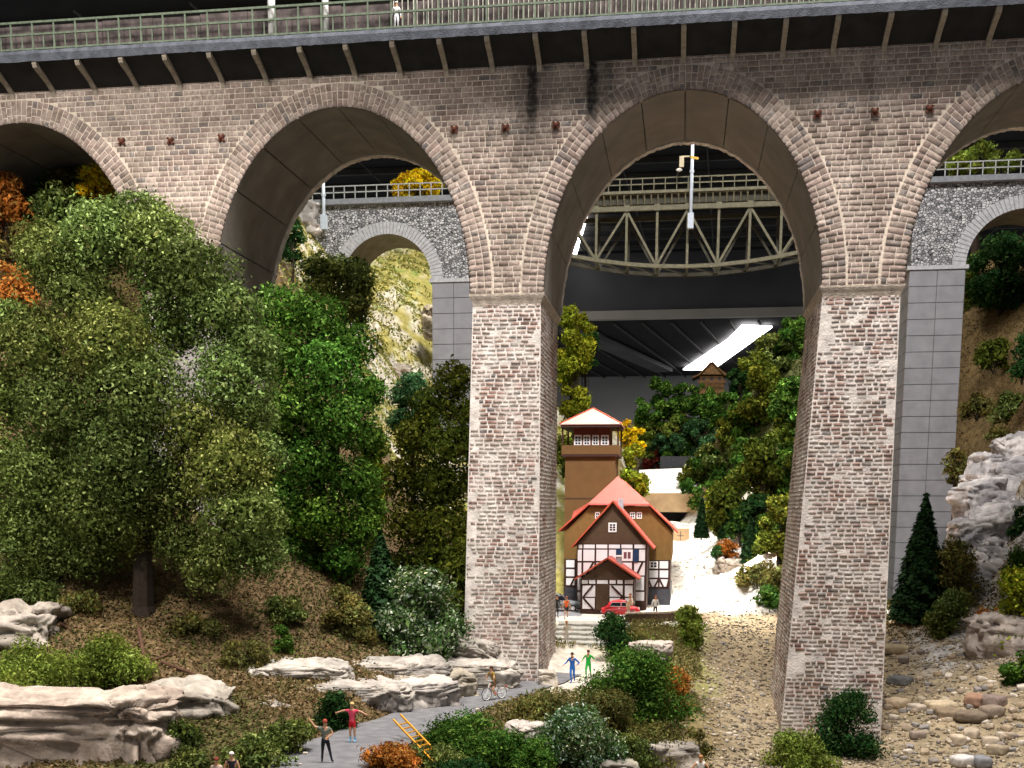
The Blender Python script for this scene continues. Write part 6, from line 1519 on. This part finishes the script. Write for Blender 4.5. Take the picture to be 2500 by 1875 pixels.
# cars
def car(loc, rz, label, paint, L=2.97, W_=1.34, H=1.33, nose=.22, style='small'):
    t = thing('parked_car', loc, label, 'car', rz=rz); pm = nmat('car_paint_%.2f' % paint[0], paint, .28, .03, spec=.6); gl = M['pane']; hl = L / 2; hw = W_ / 2
    if style == 'small':
        prof = [(-hl, .34, .62), (-hl * .93, .28, .72), (-hl * .72, .22, .80), (-hl * .42, .20, .84), (0, .20, .83), (hl * .35, .20, .84), (hl * .62, .22, .84), (hl * .85, .24, .78), (hl * .96, .28, .68), (hl, .36, .56)]
        cab = [(-hl * .86, .80, .02), (-hl * .62, 1.08, .72), (-hl * .38, H - .06, .90), (0, H, .93), (hl * .22, H - .05, .90), (hl * .50, .85, .80)]
    else:
        prof = [(-hl, .36, .70), (-hl * .95, .28, .86), (-hl * .6, .22, .90), (0, .20, .88), (hl * .5, .20, .84), (hl * .85, .24, .74), (hl * .97, .30, .62), (hl, .36, .54)]
        cab = [(-hl * .78, .88, .05), (-hl * .55, 1.22, .82), (-hl * .2, H, .90), (.1, H - .02, .9), (hl * .42, .86, .78)]
    m = MB(); V = []; Fc = []; n = 18
    for x_, z0, z1 in prof:
        e = 1 - .22 * (abs(x_) / hl) ** 4
        for j in range(n):
            a = 2 * math.pi * j / n; ca, sa = math.cos(a), math.sin(a)
            V.append((x_, hw * e * math.copysign(abs(ca) ** .45, ca), (z0 + z1) / 2 + (z1 - z0) / 2 * math.copysign(abs(sa) ** .6, sa)))
    for i in range(len(prof) - 1):
        for j in range(n): Fc.append((i * n + j, i * n + (j + 1) % n, (i + 1) * n + (j + 1) % n, (i + 1) * n + j))
    Fc += [tuple(range(n))[::-1], tuple((len(prof) - 1) * n + j for j in range(n))]
    m.add(V, Fc).build('body', pm, t, local=True, smooth_=True)
    V = []; Fc = []; zb_ = .74
    for x_, zt_, f in cab:
        wt = hw * .78
        for y_, z_ in ((-hw * .93, zb_), (-hw * .90, zb_ + (zt_ - zb_) * .35), (-wt, zt_ - .07), (-wt * .72, zt_), (wt * .72, zt_), (wt, zt_ - .07), (hw * .90, zb_ + (zt_ - zb_) * .35), (hw * .93, zb_)): V.append((x_, y_, z_))
    for i in range(len(cab) - 1):
        for j in range(7): Fc.append((i * 8 + j, i * 8 + j + 1, i * 8 + 9 + j, i * 8 + 8 + j))
    Fc += [tuple(range(8)), tuple((len(cab) - 1) * 8 + j for j in range(7, -1, -1))]
    MB().add(V, Fc).build('cabin', pm, t, local=True, smooth_=False)
    x0, x1, x2 = cab[1][0] * .92, (cab[1][0] + cab[-1][0]) * .5 + .12, cab[-1][0] * .82
    for s_ in (-1, 1):
        yb_, yt = s_ * (hw * .925 + .004), s_ * (hw * .80 + .02)
        for a0, a1, b0, b1 in ((x0 - .02, x1 - .04, x0 + .16, x1 - .04), (x1 + .03, x2 + .04, x1 + .03, x2 - .26)):
            q = [(a0, yb_, .86), (a1, yb_, .86), (b1, yt, H - .16), (b0, yt, H - .16)]; q2 = [(x_, y_ + s_ * .012, z_) for x_, y_, z_ in q]
            MB().add(q + q2, [(4, 5, 6, 7), (7, 6, 5, 4), (0, 1, 5, 4), (1, 2, 6, 5), (2, 3, 7, 6), (3, 0, 4, 7)]).build('side_window', gl, t, local=True)
            MB().tube([q2[0], q2[1], q2[2], q2[3]], .014, 5, closed=True).build('window_trim', wht, t, local=True)
        MB().bar((-hl * .8, s_ * (hw + .005), .60), (hl * .8, s_ * (hw + .005), .60), .02, .03).build('trim_strip', M['zinc'], t, local=True)
        MB().bar((x1 - .22, s_ * (hw + .005), .74), (x1 - .08, s_ * (hw + .005), .74), .025, .03).build('door_handle', wht, t, local=True)
        MB().ball((hl * .945, s_ * hw * .62, .66), (.06, .10, .10)).build('headlight', wht, t, local=True)
        MB().ball((-hl * .965, s_ * hw * .66, .62), (.04, .06, .09)).build('tail_light', red, t, local=True)
        for x_ in (-hl * .62, hl * .62):
            y0 = s_ * (hw - .14); y1 = s_ * (hw + .01); wl = MB().tube([(x_, y0, .27), (x_, y1, .27)], .27, 18).build('wheel', blk, t, local=True)
            MB().tube([(x_, y1, .27), (x_, y1 + s_ * .015, .27)], .165, 16).build('hubcap', wht, wl, local=True)
    for q, yq in ((cab[-2], cab[-1]), (cab[1], cab[0])):
        (xa, za, _), (xb, zb2_, _) = q, yq; s_ = 1 if xb > 0 else -1
        A = [(xa + (xb - xa) * .12 + s_ * .02, -hw * .66, za + (zb2_ - za) * .12), (xa + (xb - xa) * .12 + s_ * .02, hw * .66, za + (zb2_ - za) * .12), (xa + (xb - xa) * .85 + s_ * .02, hw * .76, za + (zb2_ - za) * .85), (xa + (xb - xa) * .85 + s_ * .02, -hw * .76, za + (zb2_ - za) * .85)]
        A2 = [(x_ + s_ * .012, y_, z_ + .012) for x_, y_, z_ in A]; MB().add(A + A2, [(4, 5, 6, 7), (7, 6, 5, 4)] + [(i, (i + 1) % 4, (i + 1) % 4 + 4, i + 4) for i in range(4)]).build('windscreen', gl, t, local=True)
    for s_ in (-1, 1): MB().bar((s_ * (hl + .02), -hw * .8, .40), (s_ * (hl + .02), hw * .8, .40), .05, .09).build('bumper', M['zinc'], t, local=True)
    return t
p = at(1515, 1500, 23.9); car((p[0], 23.9, 2.245), 0.06, 'small bright red car parked in front of the shed', (.55, .012, .02))
p = at(1378, 1490, 28.5); car((p[0] - .6, 28.5, 2.255), .12, 'silver-grey car parked left of the shed behind the pier', (.20, .22, .24), 4.1, 1.7, 1.42, style='big')

# ladder lying down the bank
M['ladder'] = flat('ladder_orange', (.75, .34, .03), .5)
a, b = Vector(on(972, 1754)) + Vector((0, 0, .12)), Vector(snap(1085, 1905, -24, -5)) + Vector((0, 0, .55)); a = Vector(at(972, 1754, b.y + 3.2))
ld = thing('ladder', tuple(a), 'orange-yellow ladder lying from the road down the bushy bank', 'ladder')
d = (b - a).normalized(); sd = Vector((.97, .25, 0)); sd = (sd - d * sd.dot(d)).normalized(); hw = .235
for s_ in (-1, 1): MB().bar(a + sd * s_ * hw - d * (.25 if s_ > 0 else 0), b + sd * s_ * hw, .055, .09, d.cross(sd)).build('rail', M['ladder'], ld)
n = int((b - a).length / .40)
for k in range(1, n + 1): q = a + d * (k * .40 + .1); MB().bar(q - sd * (hw - .03), q + sd * (hw - .03), .05).build('rung', M['ladder'], ld)

# fallen branches on the slope
M['deadwood'] = nmat('deadwood', (.10, .05, .03), .95, .35, 6, .6)
for pts, r_, lab in (([(338, 1540), (350, 1600), (372, 1662)], .11, 'dark broken branch standing below the big tree trunk'), ([(395, 1622), (470, 1650), (545, 1700)], .09, 'long fallen branch lying along the top of the grey rock'), ([(110, 1510), (150, 1530), (175, 1545)], .10, 'short dark log above the light green bush on the left'), ([(372, 1618), (410, 1605), (432, 1598)], .07, 'short reddish branch beside the broken branch')):
    P_ = [snap(x_, y_, -20, 0) + Vector((0, 0, .12)) for x_, y_ in pts]; m = MB(); m.tube(P_, [r_, r_ * .8, r_ * .4], 7)
    m.tube([P_[1], P_[1] + (P_[2] - P_[1]) * .4 + Vector((.25, -.1, .22))], [r_ * .5, r_ * .2], 5); tag(m.build('fallen_branch', M['deadwood']), lab, 'branch')
# white stones on the asphalt
for i, (x_, y_, lab) in enumerate(((745, 1842, 'small white stone on the road left of the waving man'), (1165, 1733, 'small white stone on the road right of the cyclist'), (690, 1858, 'tiny white stone near the left road edge'), (733, 1868, 'tiny white stone at the bottom of the road'))):
    p = on(x_, y_); o = link('road_stone', bproto[2]); o.location = p + Vector((0, 0, .03)); s_ = (.10, .09, .07, .06)[i]; o.scale = (s_, s_, s_); tag(o, lab, 'stone')
